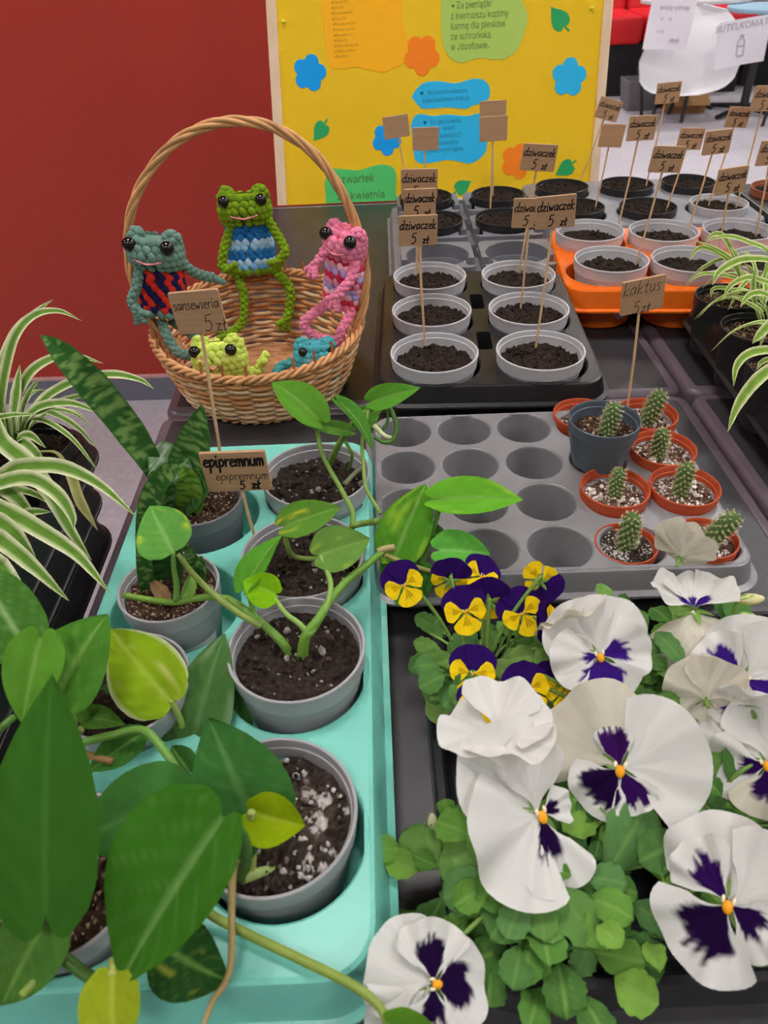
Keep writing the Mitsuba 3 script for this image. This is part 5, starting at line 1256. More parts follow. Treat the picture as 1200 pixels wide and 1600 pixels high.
st = np.vstack([np.column_stack([PR[0] + rg(z) * np.cos(a), PR[1] + rg(z) * np.sin(a), np.full(12, PR[2] - 0.074 + z)]) for z in (0.020, 0.034)])
part(l2, 'label', (st, quads(2, 12)), 'paper_white', True)

# ---------------------------------------------------------------- spider plants
SPI = dict(colours=((104, 144, 58), (234, 234, 194)), rim=0.60, fold=0.3)
SPL = ([0, .15, .45, .7, .88, 1], [.6, .85, 1, .8, .42, .02])
def spider(label, rim, leaves, width, tuft, n_tuft, tuft_len, seed, group, kind='grit', depth_jit=0.0, yaw0=0.0, extra_arc=0, tone=None):
    t = fill_pot(thing('spider_plant', label, 'spider plant', group), rim, 'pot_black', 0.078, kind=kind, level=0.012)
    R_ = np.random.RandomState(seed); look = dict(SPI, colours=tone) if tone else SPI
    for pts, w in leaves: add_blade(t, pts, w, up=(R_.uniform(-.2, .2), -0.55, 0.8), prof=SPL, **look)
    for k in range(n_tuft):           # the tuft at the crown and the leaves that arch out of it
        a = yaw0 + k * 2.39996 + R_.uniform(-.3, .3); L_ = tuft_len * R_.uniform(0.6, 1.15); rise = R_.uniform(0.45, 0.95)
        d = np.array([math.cos(a), math.sin(a), 0]); o = np.array(tuft) + 0.006 * d
        pts = [o, o + d * L_ * 0.16 + [0, 0, L_ * 0.42 * rise], o + d * L_ * 0.45 + [0, 0, L_ * 0.62 * rise], o + d * L_ * 0.78 + [0, 0, L_ * 0.5 * rise], o + d * L_ * 1.0 + [0, 0, L_ * (0.5 * rise - 0.28)]]
        add_blade(t, pts, width * R_.uniform(0.7, 1.0), up=(0, 0, 1), prof=SPL, **look)
    return t


PL = (-0.3552, 0.6327, 0.8340, 0.0430)
PL2 = (-0.3695, 0.505, TT + 0.094, 0.043)
RT2 = np.array([-0.372, 0.505, TT + 0.086])
W1, W2 = 0.010, 0.015
spider('large spider plant in a black pot on the stacked trays at the left', PL, [
    ([(-0.3722, 0.6334, 0.8300), (-0.3635, 0.6256, 0.8685), (-0.3561, 0.6216, 0.8953), (-0.3382, 0.6442, 0.9392), (-0.3194, 0.6587, 0.9571), (-0.2955, 0.6615, 0.9605), (-0.2738, 0.6553, 0.9528)], W1),
    ([(-0.3753, 0.6314, 0.8300), (-0.3617, 0.6228, 0.8809), (-0.3578, 0.6331, 0.9094), (-0.3416, 0.6585, 0.9408), (-0.3203, 0.6709, 0.9561), (-0.3035, 0.6780, 0.9650)], W1),
    ([(-0.3669, 0.6330, 0.8300), (-0.3497, 0.6186, 0.8757), (-0.3265, 0.6233, 0.9133), (-0.3050, 0.6333, 0.9256), (-0.2811, 0.6349, 0.9276), (-0.2547, 0.6297, 0.9212)], W1),
    ([(-0.3629, 0.6328, 0.8300), (-0.3279, 0.6095, 0.8803), (-0.3082, 0.6116, 0.8989), (-0.2780, 0.6110, 0.9139), (-0.2413, 0.6051, 0.9226), (-0.2161, 0.6016, 0.9182), (-0.2026, 0.5958, 0.9111)], W1),
    ([(-0.3620, 0.6304, 0.8300), (-0.3355, 0.6040, 0.8735), (-0.3170, 0.6055, 0.8913), (-0.2829, 0.5985, 0.8986), (-0.2503, 0.5828, 0.8951)], W1),
    ([(-0.3647, 0.6306, 0.8300), (-0.3316, 0.6077, 0.8781), (-0.3111, 0.6042, 0.8897), (-0.2857, 0.6103, 0.8972), (-0.2591, 0.6038, 0.9051)], W1 * 0.9),
    ([(-0.3687, 0.6309, 0.8300), (-0.3452, 0.6042, 0.8738), (-0.3368, 0.6124, 0.8998), (-0.3326, 0.6310, 0.9228)], 0.014),
    ([(-0.3647, 0.6306, 0.8300), (-0.3377, 0.6078, 0.8783), (-0.3295, 0.6228, 0.8968), (-0.3186, 0.6320, 0.9082)], W1 * 0.9),
    ([(-0.3630, 0.6259, 0.8300), (-0.3434, 0.5947, 0.8621), (-0.3263, 0.5896, 0.8717), (-0.3069, 0.5733, 0.8674)], W1),
    ([(-0.3630, 0.6259, 0.8300), (-0.3337, 0.5861, 0.8673), (-0.3153, 0.5698, 0.8631), (-0.3013, 0.5459, 0.8495)], W1),
], 0.010, (-0.3655, 0.6329, 0.8300), 16, 0.10, 4, None, kind='dark')
spider('spider plant at the left edge, its long leaves arching over the turquoise tray', PL2, [
    ([RT2, (-0.3492, 0.5721, 0.8977), (-0.3290, 0.5510, 0.8876), (-0.3000, 0.5230, 0.8848), (-0.2716, 0.4894, 0.8750), (-0.2538, 0.4637, 0.8592), (-0.2338, 0.4402, 0.8461)], 0.0165),
    ([RT2, (-0.3303, 0.5021, 0.8749), (-0.3109, 0.5006, 0.8889), (-0.2900, 0.4966, 0.8998), (-0.2547, 0.4875, 0.9045), (-0.2214, 0.4700, 0.8988), (-0.1897, 0.4454, 0.8843)], W2),
    ([RT2, (-0.3251, 0.4931, 0.8796), (-0.3039, 0.4898, 0.8914), (-0.2784, 0.4824, 0.8981), (-0.2542, 0.4661, 0.8940), (-0.2439, 0.4555, 0.8808), (-0.2428, 0.4488, 0.8726)], W2 * 0.9),
    ([RT2, (-0.3149, 0.4692, 0.8819), (-0.2938, 0.4583, 0.8844), (-0.2628, 0.4405, 0.8782), (-0.2319, 0.4205, 0.8694), (-0.2048, 0.3945, 0.8532)], W2),
    ([RT2, (-0.3051, 0.4400, 0.8776), (-0.2865, 0.4280, 0.8787), (-0.2603, 0.4085, 0.8705), (-0.2315, 0.3849, 0.8572)], W2),
    ([RT2, (-0.3100, 0.4550, 0.8802), (-0.2901, 0.4437, 0.8821), (-0.2779, 0.4353, 0.8718), (-0.2668, 0.4239, 0.8577)], W2),
    ([RT2, (-0.2951, 0.4141, 0.8775), (-0.2789, 0.4005, 0.8765), (-0.2635, 0.3827, 0.8704), (-0.2512, 0.3640, 0.8632)], W2 * 1.1),
    ([RT2, (-0.3354, 0.5147, 0.8745), (-0.3164, 0.5028, 0.8757), (-0.2971, 0.4867, 0.8717), (-0.2785, 0.4663, 0.8624)], W2),
    ([RT2, (-0.3312, 0.4884, 0.8579), (-0.3049, 0.4793, 0.8626), (-0.2832, 0.4736, 0.8714), (-0.2687, 0.4732, 0.8710)], W2 * 0.7),
    ([RT2, (-0.3597, 0.5909, 0.8892), (-0.3428, 0.5834, 0.8958), (-0.3239, 0.5757, 0.9022), (-0.3034, 0.5752, 0.9016)], W1 * 0.7),
], 0.013, RT2, 8, 0.10, 8, None, kind='dark')
m = blade_mesh([(-0.3129, 0.5712, 0.8649), (-0.2878, 0.5530, 0.8741), (-0.2688, 0.5252, 0.8716), (-0.2528, 0.4934, 0.8641), (-0.2355, 0.4705, 0.8518)], 0.010, colours=((138, 142, 84), (182, 170, 120)), rim=0.6, prof=([0, .15, .35, .5, .8, 1], [.4, .35, .3, .9, .8, .02]))
part('spider_plant', 'wilted_leaf', m, 'blade_skin', True, 'half dried drooping leaf')

SG = 'spider plants in the black tray at the right'
Q1, Q2, Q3 = (0.4646, 0.9274, 0.8320, 0.0420), (0.4628, 0.8329, 0.8320, 0.0420), (0.4563, 0.7359, 0.8320, 0.0430)
W3 = 0.0085
YG = ((128, 164, 66), (232, 234, 182))
spider('spider plant in the farthest black pot of the tray at the right', Q1, [
    ([(0.4955, 0.9420, 0.8240), (0.4680, 0.9373, 0.8720), (0.4450, 0.9375, 0.9040), (0.4268, 0.9309, 0.9118), (0.4168, 0.9251, 0.9046)], W3),
    ([(0.4955, 0.9420, 0.8240), (0.4740, 0.9267, 0.8589), (0.4504, 0.9210, 0.8837), (0.4261, 0.9198, 0.8981), (0.3981, 0.9170, 0.9105)], W3),
    ([(0.4955, 0.9420, 0.8240), (0.4677, 0.9321, 0.8655), (0.4345, 0.9265, 0.8905), (0.4077, 0.9203, 0.8987), (0.3950, 0.9105, 0.8866)], W3),
    ([(0.4980, 0.9417, 0.8240), (0.4703, 0.9118, 0.8565), (0.4351, 0.8983, 0.8716), (0.4067, 0.8903, 0.8775), (0.3881, 0.8843, 0.8701)], W3 * 0.8),
    ([(0.4963, 0.9376, 0.8240), (0.4616, 0.9038, 0.8466), (0.4407, 0.8978, 0.8550), (0.4277, 0.8971, 0.8541), (0.4240, 0.8900, 0.8454)], W3 * 0.8),
    ([(0.4996, 0.9415, 0.8240), (0.4885, 0.9022, 0.8922), (0.4638, 0.9138, 0.9066), (0.4380, 0.9190, 0.9129), (0.4163, 0.9160, 0.9093)], W3),
    ([(0.4783, 0.8579, 0.9011), (0.4595, 0.8608, 0.9046), (0.4329, 0.8605, 0.9043), (0.4089, 0.8530, 0.8950), (0.3999, 0.8427, 0.8823)], 0.0105),
    ([(0.4772, 0.8407, 0.8799), (0.4622, 0.8440, 0.8839), (0.4419, 0.8474, 0.8881), (0.4218, 0.8421, 0.8816), (0.4105, 0.8314, 0.8684)], W3),
    ([(0.4980, 0.9375, 0.8240), (0.4693, 0.8964, 0.8374), (0.4598, 0.9008, 0.8428), (0.4497, 0.8979, 0.8393)], W3 * 0.7),
    ([(0.4955, 0.9420, 0.8240), (0.4674, 0.9171, 0.8629), (0.4586, 0.9228, 0.8859), (0.4510, 0.9307, 0.8956)], W3),
], 0.0085, (0.5095, 0.9363, 0.8240), 20, 0.085, 5, SG, kind='brown', tone=YG)
spider('spider plant in the middle black pot of the tray at the right', Q2, [
    ([(0.4787, 0.8398, 0.8240), (0.4568, 0.8202, 0.8546), (0.4357, 0.8189, 0.8688), (0.4103, 0.8156, 0.8806)], W3),
    ([(0.4656, 0.8104, 0.8742), (0.4474, 0.8165, 0.8817), (0.4325, 0.8150, 0.8799), (0.4216, 0.8069, 0.8699)], W3),
    ([(0.4427, 0.7423, 0.8855), (0.4252, 0.7384, 0.8807), (0.4130, 0.7318, 0.8725), (0.4037, 0.7255, 0.8648)], 0.0115),
    ([(0.4756, 0.8401, 0.8240), (0.4496, 0.8252, 0.8607), (0.4424, 0.8300, 0.8826), (0.4412, 0.8344, 0.9038)], W3 * 1.2),
], 0.0085, (0.4908, 0.8423, 0.8240), 10, 0.09, 6, SG, kind='brown', tone=YG)
spider('spider plant in the nearest black pot of the tray at the right, leaves hanging down', Q3, [
    ([(0.4141, 0.6588, 0.8777), (0.3967, 0.6661, 0.8867), (0.3711, 0.6652, 0.8855), (0.3572, 0.6575, 0.8760), (0.3531, 0.6447, 0.8603)], 0.0100),
    ([(0.3944, 0.6341, 0.8949), (0.3775, 0.6292, 0.8887), (0.3585, 0.6204, 0.8779), (0.3417, 0.6069, 0.8613), (0.3315, 0.5914, 0.8421)], 0.0125),
    ([(0.4185, 0.6739, 0.8646), (0.4024, 0.6785, 0.8702), (0.3925, 0.6771, 0.8684), (0.3870, 0.6723, 0.8625)], W3 * 0.7),
], 0.0085, (0.4749, 0.7458, 0.8240), 6, 0.10, 7, SG, kind='brown', tone=YG)

# ---------------------------------------------------------------- pansies and violas
PR_ = np.random.RandomState(31)
WHITE, CREAM, PURPLE, VIOLET, YELLOW = (226, 224, 221), (220, 214, 197), (58, 30, 122), (50, 22, 98), (255, 216, 30)


def petal_mesh(a, L, spread, colour, F, c, tilt=0.15, ruffle=0.07, seed=0, blotch=None, blotch_r=0.5, blotch_s=0.7, lift=0.0, bend=0.0, lines=None, nr=15, ns=23, round_=0.18):
    """one petal growing from the flower's centre in direction a (degrees, 90 = up) of its face; F = columns right, up, out"""
    r, s = np.meshgrid(np.linspace(0.02, 1, nr), np.linspace(-1, 1, ns), indexing='ij')
    ph = np.radians(spread) * s * (0.45 + 0.55 * np.minimum(1, r * 1.7))
    nz = meshkit.noise(np.stack([s * 3.2, np.zeros_like(s), np.full_like(s, seed)], -1), seed) - 0.5
    ro = r * L * (1 - round_ * np.abs(s) ** 3 + 0.07 * nz * r)
    x, y = ro * np.sin(ph), ro * np.cos(ph)
    z = tilt * ro + lift + L * ruffle * r ** 2 * (np.sin(s * 5.5 + seed) + 0.5 * np.sin(s * 11 + 2 * seed)) + bend * L * r ** 2 - 0.10 * L * r * (1 - np.abs(s)) * 0.5
    t = math.radians(a - 90); R2 = np.array([[math.cos(t), -math.sin(t)], [math.sin(t), math.cos(t)]])
    xy = np.stack([x, y], -1) @ R2.T
    p = np.concatenate([xy, z[..., None]], -1) @ np.asarray(F).T + np.asarray(c)
    fine = meshkit.noise(np.stack([s * 26, r * 1.2, np.full_like(s, seed)], -1), seed + 1)[..., None]
    col_ = S(*colour) * (0.90 + 0.12 * fine)
    ray = meshkit.noise(np.stack([s * 12, np.zeros_like(r), np.full_like(s, seed + 5)], -1), seed)
    if blotch is not None:
        e = blotch_r * (0.84 + 0.32 * ray) * np.sqrt(np.maximum(0, 1 - (np.abs(s) / blotch_s) ** 4))
        k = np.clip((e - r) * 22, 0, 1)[..., None]
        col_ = col_ * (1 - k) + S(*blotch) * (0.8 + 0.5 * fine) * k
    if lines is not None:
        k = (np.exp(-((np.mod(s * 3.5 + 0.5, 1) - 0.5) / 0.10) ** 2) * (r < 0.62) * (r > 0.1) * (np.abs(s) < 0.5))[..., None] * 0.8
        col_ = col_ * (1 - k) + S(*lines) * k
    return p.reshape(-1, 3), quads(nr, ns), np.clip(col_.reshape(-1, 3), 0, 1)


def face_frame(to, up=(0, 0, 1), roll=0):
    o = unit(to); u = np.asarray(up, float); u = unit(u - o * (u @ o)); r = np.cross(u, o)
    F = np.column_stack([r, u, o])
    return F @ RZ(roll)


def blossom(t, c, L, to, kind='pansy', roll=0.0, up=(0, 0, 1), seed=None, stalk=None, curl=0.0, petals=None, over=None, label=None, eye=True, sepals=1.0):
    """a flower is calyx + five petals + an eye. petals: overrides as {index: {...}}"""
    seed = int(PR_.randint(500)) if seed is None else seed
    F = face_frame(to, up, roll); c = np.array(c); f = num(f'{t}__flower')
    cal = [leaf_mesh(c - F[:, 2] * 0.003, c - F[:, 2] * 0.004 + (F[:, 0] * math.cos(a) + F[:, 1] * math.sin(a)) * L * 0.42 * sepals, L * 0.16 * sepals, up=F[:, 2], shape=LANCE_W, lobe=0, colour=(112, 150, 62), nu=6, nv=5, ribs=0) for a in (0.3, 1.55, 2.8, 4.1, 5.3)]
    sp = tube([c - F[:, 2] * 0.002, c - F[:, 2] * 0.010 + F[:, 1] * -0.001], [0.0016, 0.001], 7)
    cal.append(col(sp, S(120, 150, 70)))
    add(f, join(cal), 'stem_green', True, label)
    if kind == 'pansy':
        spec = [dict(a=116, L=1.12, spread=60, lift=-0.0022, tilt=0.04, round_=0.24), dict(a=64, L=1.12, spread=60, lift=-0.0012, tilt=0.06, round_=0.24),
                dict(a=176, L=0.90, spread=52, lift=0.0004, tilt=0.14, blotch=PURPLE, blotch_r=0.60, blotch_s=0.85), dict(a=4, L=0.90, spread=52, lift=0.001, tilt=0.14, blotch=PURPLE, blotch_r=0.60, blotch_s=0.85),
                dict(a=270, L=0.86, spread=68, lift=0.0018, tilt=0.12, blotch=PURPLE, blotch_r=0.70, blotch_s=0.95)]
        base = dict(colour=WHITE, ruffle=0.095)
    else:
        spec = [dict(a=116, L=1.02, spread=50, lift=-0.0012, tilt=0.02, colour=VIOLET), dict(a=64, L=1.02, spread=50, lift=-0.0007, tilt=0.03, colour=VIOLET),
                dict(a=176, L=0.78, spread=40, lift=0.0003, tilt=0.12, lines=(120, 50, 20)), dict(a=4, L=0.78, spread=40, lift=0.0005, tilt=0.12, lines=(120, 50, 20)),
                dict(a=270, L=0.90, spread=46, lift=0.001, tilt=0.10, lines=(110, 44, 20))]
        base = dict(colour=YELLOW, ruffle=0.03, nr=10, ns=15)
    for k, s in enumerate(spec):
        d = {**base, **s, **(over or {}), **((petals or {}).get(k, {}))}
        if d.pop('skip', False): continue
        d['L'] *= L; d['bend'] = d.get('bend', 0) + curl
        add(num(f'{f}__petal'), petal_mesh(F=F, c=c, seed=seed + 3 * k, **d), 'petal_skin', True)
    if not eye: return f
    e = L * (0.085 if kind == 'pansy' else 0.07)
    ey = join([col(xf(ICO[2], c + F[:, 2] * (0.0028 if kind == 'pansy' else 0.0014) - F[:, 1] * e * 0.5, F, (e * 0.75, e, e * 0.6)), S(240, 160, 10)),
               col(xf(ICO[1], c + F[:, 2] * 0.003 + F[:, 0] * e * 0.75 + F[:, 1] * e * 0.5, F, (e * 0.3, e * 0.6, e * 0.35)), S(236, 226, 190)),
               col(xf(ICO[1], c + F[:, 2] * 0.003 - F[:, 0] * e * 0.75 + F[:, 1] * e * 0.5, F, (e * 0.3, e * 0.6, e * 0.35)), S(236, 226, 190))])
    add(num(f'{f}__eye'), ey, 'stem_green', True)
    if stalk is not None:
        b = np.array(stalk); k = c - F[:, 2] * 0.008
        add_stem(t, [b, b * 0.5 + k * 0.5 + [0, 0.004, 0.012], k + [0, 0.002, 0.006] - F[:, 2] * 0.004, k], [0.0016, 0.0014, 0.0012], colour=(108, 142, 62), name='flower_stalk', sides=7, n=6)
    return f


def bud(t, c, to, L, stalk=None, colour=CREAM):
    o = unit(to); c = np.array(c)
    B = np.column_stack([unit(np.cross([0.1, 0.2, 1.0], o)), np.cross(o, unit(np.cross([0.1, 0.2, 1.0], o))), o])
    m = lathe([(0.0005, 0), (0.16 * L, 0.12 * L), (0.24 * L, 0.4 * L), (0.2 * L, 0.7 * L), (0.1 * L, 0.95 * L), (0, 1.02 * L)], 14)
    f = add(num(f'{t}__bud'), xf(col(m, S(*colour)), c, B), 'petal_skin', True)
    for k in range(4):
        a = k * 1.57 + 0.4; d = B[:, 0] * math.cos(a) + B[:, 1] * math.sin(a)
        add(num(f'{f}__sepal'), leaf_mesh(c + d * 0.08 * L, c + o * L * 0.62 + d * 0.24 * L, 0.2 * L, up=d, shape=LANCE_W, lobe=0, colour=(124, 164, 66), nu=7, nv=5, ribs=0), 'stem_green', True)
    if stalk is not None: add_stem(t, [np.array(stalk), (np.array(stalk) + c) / 2 + [0, 0, .006], c], 0.0013, name='flower_stalk', sides=7, n=6)


PG = ((98, 140, 72), (84, 126, 66), (116, 156, 80), (92, 134, 78), (72, 112, 58))
def pleaf(t, base, tip, width, **kw):
    kw.setdefault('colour', PG[PR_.randint(5)]); kw.setdefault('up', (PR_.uniform(-.3, .3), PR_.uniform(-.75, -.35), 0.8))
    return add_leaf(t, base, tip, width, shape=OVAL_W, lobe=0.02, scallop=0.07, fold=PR_.uniform(-0.15, 0.32), arch=PR_.uniform(-0.03, 0.14), wave=PR_.uniform(0.03, 0.10), ribs=0.010, vein=(118, 158, 84), **kw)


def bushel(t, c, r, n, size, seed, zr=(0.01, 0.07)):
    """the lower leaves of a plant, on short stalks around its crown"""
    R_ = np.random.RandomState(seed); c = np.array(c)
    for k in range(n):
        a = k * 2.39996 + R_.uniform(-.4, .4); rr = r * R_.uniform(0.25, 1.0)
        b = c + [rr * math.cos(a) * 0.55, rr * math.sin(a) * 0.55, R_.uniform(*zr)]
        s = size * R_.uniform(0.7, 1.2)
        e = b + np.array([math.cos(a), math.sin(a), R_.uniform(-0.3, 0.25)]) * s
        add_stem(t, [c + [0, 0, 0.0], (c + b) / 2 + [0, 0, 0.002], b], 0.0011, colour=(84, 122, 52), sides=6, n=4)
        add_leaf(t, b, e, s * R_.uniform(0.7, 0.9), shape=OVAL_W, lobe=0.02, scallop=0.07, fold=R_.uniform(-.1, .3), arch=0.08, wave=0.07, ribs=0.008, vein=(112, 150, 80), colour=PG[R_.randint(5)], up=(0.2 * math.cos(a), 0.2 * math.sin(a) - 0.3, 1), nu=14, nv=11)


def heart_leaves(t, c, n, size, seed, reach=0.04):
    """small young leaves standing close around the crown"""
    R_ = np.random.RandomState(seed); c = np.array(c)
    for k in range(n):
        a = k * 2.39996 + R_.uniform(-.5, .5); rr = reach * math.sqrt((k + 0.5) / n)
        b = c + [rr * math.cos(a), rr * math.sin(a), R_.uniform(0.008, 0.026)]
        s = size * R_.uniform(0.65, 1.25)
        e = b + np.array([math.cos(a) * 0.8, math.sin(a) * 0.8, R_.uniform(-0.15, 0.4)]) * s
        add_leaf(t, b, e, s * R_.uniform(0.55, 0.8), shape=OVAL_W, lobe=0.02, scallop=0.07, fold=R_.uniform(-.1, .5), arch=R_.uniform(0, .2), wave=0.09, ribs=0.008, vein=(126, 166, 84), colour=((104, 150, 66), (90, 136, 62), (124, 166, 72), (80, 122, 60))[R_.randint(4)], up=(0.3 * math.cos(a) + R_.uniform(-.3, .3), 0.3 * math.sin(a) - 0.35, 1), nu=14, nv=11)


def bedding(name, label, cat, group, rim, lab=None):
    return fill_pot(thing(name, label, cat, group), rim, 'pot_black', 0.038, kind='dark', level=0.007, shape=dict(band=0.12, rib=False, taper=0.72))


PGp = 'white pansies in the glossy black tray'
va = bedding('viola_plant', 'yellow and violet viola plant in the glossy black tray, in front of the empty cells', 'viola', None, (0.0673, 0.3469, 0.7860) + (0.040,))
pa = bedding('pansy_plant', 'white pansy at the back left, one open flower facing the camera beside the violas', 'pansy', PGp, (0.1586, 0.3423, 0.7860) + (0.040,))
pb = bedding('pansy_plant', 'white pansy at the back right, below the cacti, flowers turned several ways', 'pansy', PGp, (0.2357, 0.3384, 0.7860) + (0.040,))
pc = bedding('pansy_plant', 'white pansy at the front left, with the largest flowers and a broad leafy crown', 'pansy', PGp, (0.0791, 0.2048, 0.7860) + (0.040,))
pd = bedding('pansy_plant', 'white pansy at the front right corner, one big purple centred flower', 'pansy', PGp, (0.2075, 0.2292, 0.7860) + (0.040,))
VA, PA, PB, PC, PD = (0.0683, 0.3522, 0.7790), (0.1610, 0.3476, 0.7790), (0.2393, 0.3436, 0.7790), (0.0803, 0.2079, 0.7790), (0.2107, 0.2327, 0.7790)
CAM = np.array(CAM_POS)
def cam_dir(p, dx=0.0, dz=0.0): return unit(CAM - np.array(p)) + np.array([dx, 0, dz])      # roughly towards where the flowers look: the aisle


# --- violas
VV = [((0.0127, 0.4002, 0.8444), 0.0189, (0.05, -.1), 25, None), ((0.0721, 0.4102, 0.8408), 0.0182, (0.7, .5), -40, None), ((0.0566, 0.3762, 0.8386), 0.0196, (-.1, 0), 12, None),
      ((0.0984, 0.3742, 0.8361), 0.0196, (.15, -.1), 32, None), ((0.0583, 0.3379, 0.8150), 0.0204, (.05, .1), -6, None), ((0.0953, 0.3237, 0.8135), 0.0198, (.2, .5), 10, None),
      ((0.1226, 0.3233, 0.8130), 0.0204, (-.2, .4), 15, None), ((0.0595, 0.3101, 0.8125), 0.0187, (.1, .6), -5, None)]
for p, L_, d, rl, _ in VV: blossom(va, p, L_, cam_dir(p, d[0], d[1]), 'viola', rl, up=(0, .5, 1), stalk=np.array(VA) + np.array([PR_.uniform(-.02, .02), PR_.uniform(-.02, .02), 0.0]))
for p, L_, to, rl in (((0.0480, 0.4053, 0.8427), 0.0185, (0, .8, -.3), 10), ((0.0750, 0.3843, 0.8406), 0.0195, (.1, .8, -.25), -8), ((0.1150, 0.3958, 0.8469), 0.0175, (.3, .75, -.35), 130), ((0.1157, 0.3651, 0.8328), 0.0190, (.8, -.35, .35), 25), ((0.1256, 0.3198, 0.8007), 0.0175, (.2, .6, -.5), 165), ((0.1174, 0.3335, 0.8096), 0.0180, (.1, .7, -.2), 0)):
    blossom(va, p, L_, to, 'viola', rl, stalk=np.array(VA) + np.array([PR_.uniform(-.02, .02), PR_.uniform(-.02, .02), 0.0]))
bud(va, (0.1283, 0.3097, 0.8041), (-.1, -.2, 1), 0.018, VA)
for b, e, w in (((0.0370, 0.3655, 0.8015), (0.0135, 0.3601, 0.7948), 30), ((0.0486, 0.3575, 0.8075), (0.0276, 0.3556, 0.8052), 28), ((0.0398, 0.3745, 0.7967), (0.0185, 0.3800, 0.8035), 22), ((0.0412, 0.3914, 0.8017), (0.0207, 0.3992, 0.8113), 24), ((0.0442, 0.3405, 0.8024), (0.0242, 0.3328, 0.7929), 44), ((0.0432, 0.3281, 0.7950), (0.0244, 0.3228, 0.7885), 34),
                ((0.0855, 0.3565, 0.8063), (0.1065, 0.3584, 0.8086), 28), ((0.1086, 0.3613, 0.8122), (0.1193, 0.3509, 0.7993), 30), ((0.0742, 0.3506, 0.8069), (0.0882, 0.3479, 0.8036), 26), ((0.0684, 0.3726, 0.8103), (0.0807, 0.3687, 0.8054), 24), ((0.0942, 0.3786, 0.8018), (0.1078, 0.3758, 0.7984), 22), ((0.0598, 0.3795, 0.8029), (0.0470, 0.3799, 0.8033), 20),
                ((0.0741, 0.3415, 0.8037), (0.0616, 0.3360, 0.7968), 26), ((0.0537, 0.3700, 0.8070), (0.0439, 0.3672, 0.8036), 22), ((0.0755, 0.3872, 0.8044), (0.0706, 0.3970, 0.8086), 20), ((0.0405, 0.3834, 0.7997), (0.0343, 0.3938, 0.8047), 18), ((0.0282, 0.3918, 0.8021), (0.0416, 0.3977, 0.8095), 16), ((0.1097, 0.3435, 0.8062), (0.1168, 0.3548, 0.8122), 24), ((0.1193, 0.3079, 0.7939), (0.1290, 0.3042, 0.7894), 34), ((0.0425, 0.3517, 0.8003), (0.0309, 0.3484, 0.7963), 24)):
    pleaf(va, b, e, w * 0.55 / 1160 * 1.25, colour=((108, 146, 72), (92, 134, 68), (128, 160, 86))[PR_.randint(3)])
    add_stem(va, [np.array(VA) + [0, 0, .002], (np.array(VA) + np.array(b)) / 2 + [0, 0, .012], b], 0.0011, colour=(116, 150, 72), sides=6, n=5)
bushel(va, VA, 0.07, 46, 0.019, 3, (0.004, 0.036))

# --- white pansies
def pansy(t, crown, p, L_, to, roll=0.0, **kw):
    crown = kw.pop('root', crown)
    return blossom(t, p, L_, to, 'pansy', roll, up=kw.pop('up', (0, .6, 1)), stalk=np.array(crown) + np.array([PR_.uniform(-.015, .015), PR_.uniform(-.015, .015), 0]), **kw)


P1 = (0.1426, 0.3274, 0.8418); pansy(pa, PA, P1, 0.0375, cam_dir(P1, .1, -.05), 14, petals={2: dict(blotch_r=0.36), 4: dict(a=262, blotch_r=.78)})
P2 = (0.1283, 0.3602, 0.8427); pansy(pa, PA, P2, 0.030, (-.5, .8, .6), 20, over=dict(colour=CREAM, blotch=None))
P3 = (0.2355, 0.3087, 0.8347); pansy(pb, PB, P3, 0.0385, cam_dir(P3, -.05, 0), -30, petals={2: dict(blotch_r=.72), 4: dict(blotch_r=0.72)})
P4 = (0.2181, 0.3631, 0.8462); pansy(pb, PB, P4, 0.0340, (0.0, .2, 1), 180, up=(0, 1, .2), eye=False, petals={0: dict(colour=CREAM, tilt=-0.25, bend=-.25), 1: dict(colour=CREAM, tilt=-0.3, bend=-.3), 2: dict(a=200, blotch_r=.42, tilt=.55), 3: dict(a=-20, blotch_r=.42, tilt=.55), 4: dict(L=.75, blotch_r=.3, tilt=.5)})
P5 = (0.2145, 0.3942, 0.8687); pansy(pb, PB, P5, 0.0250, (.55, .8, .25), 10, over=dict(colour=CREAM, tilt=0.25, bend=0.15, blotch=None), eye=False, sepals=0.5)
P6 = (0.2089, 0.3003, 0.8242); pansy(pb, PB, P6, 0.0290, (.15, .55, -.35), 0, over=dict(colour=CREAM, tilt=0.1, bend=-0.1, blotch=None), eye=False, sepals=0.35)
P7 = (0.1401, 0.2540, 0.8227); pansy(pc, PC, P7, 0.0455, cam_dir(P7, -.1, -.1), 0, root=(0.1592, 0.2731, 0.7790), petals={0: dict(a=138, L=1.22, spread=64, colour=CREAM), 1: dict(a=22, L=1.18, spread=66), 2: dict(a=106, L=.56, spread=38, blotch_r=.95, blotch_s=1.0, blotch=(58, 22, 86)), 3: dict(a=302, L=.62, spread=40, blotch_r=.88, blotch_s=.9, blotch=(50, 18, 80)), 4: dict(a=230, L=.74, spread=54, blotch_r=.86, blotch_s=.95, blotch=(34, 14, 56))})
P8 = (0.0844, 0.2270, 0.8212); pansy(pc, PC, P8, 0.0450, cam_dir(P8, .62, 0), -14, petals={0: dict(L=1.32, a=112), 1: dict(L=1.0, a=80, spread=44), 2: dict(L=1.2, a=196, spread=66, blotch=None), 4: dict(L=1.0, a=262, spread=42, blotch_r=.55, blotch=(34, 14, 56)), 3: dict(L=.5, spread=40, blotch_r=.6, blotch=(34, 14, 56))}, up=(-.3, .5, 1))
P9 = (0.0655, 0.2753, 0.8331); pansy(pc, PC, P9, 0.0380, (.05, .3, 1), 155, eye=False, petals={0: dict(tilt=.45), 1: dict(tilt=.3), 2: dict(blotch=None, tilt=.5), 3: dict(blotch_r=.12), 4: dict(blotch=None, tilt=.6)})
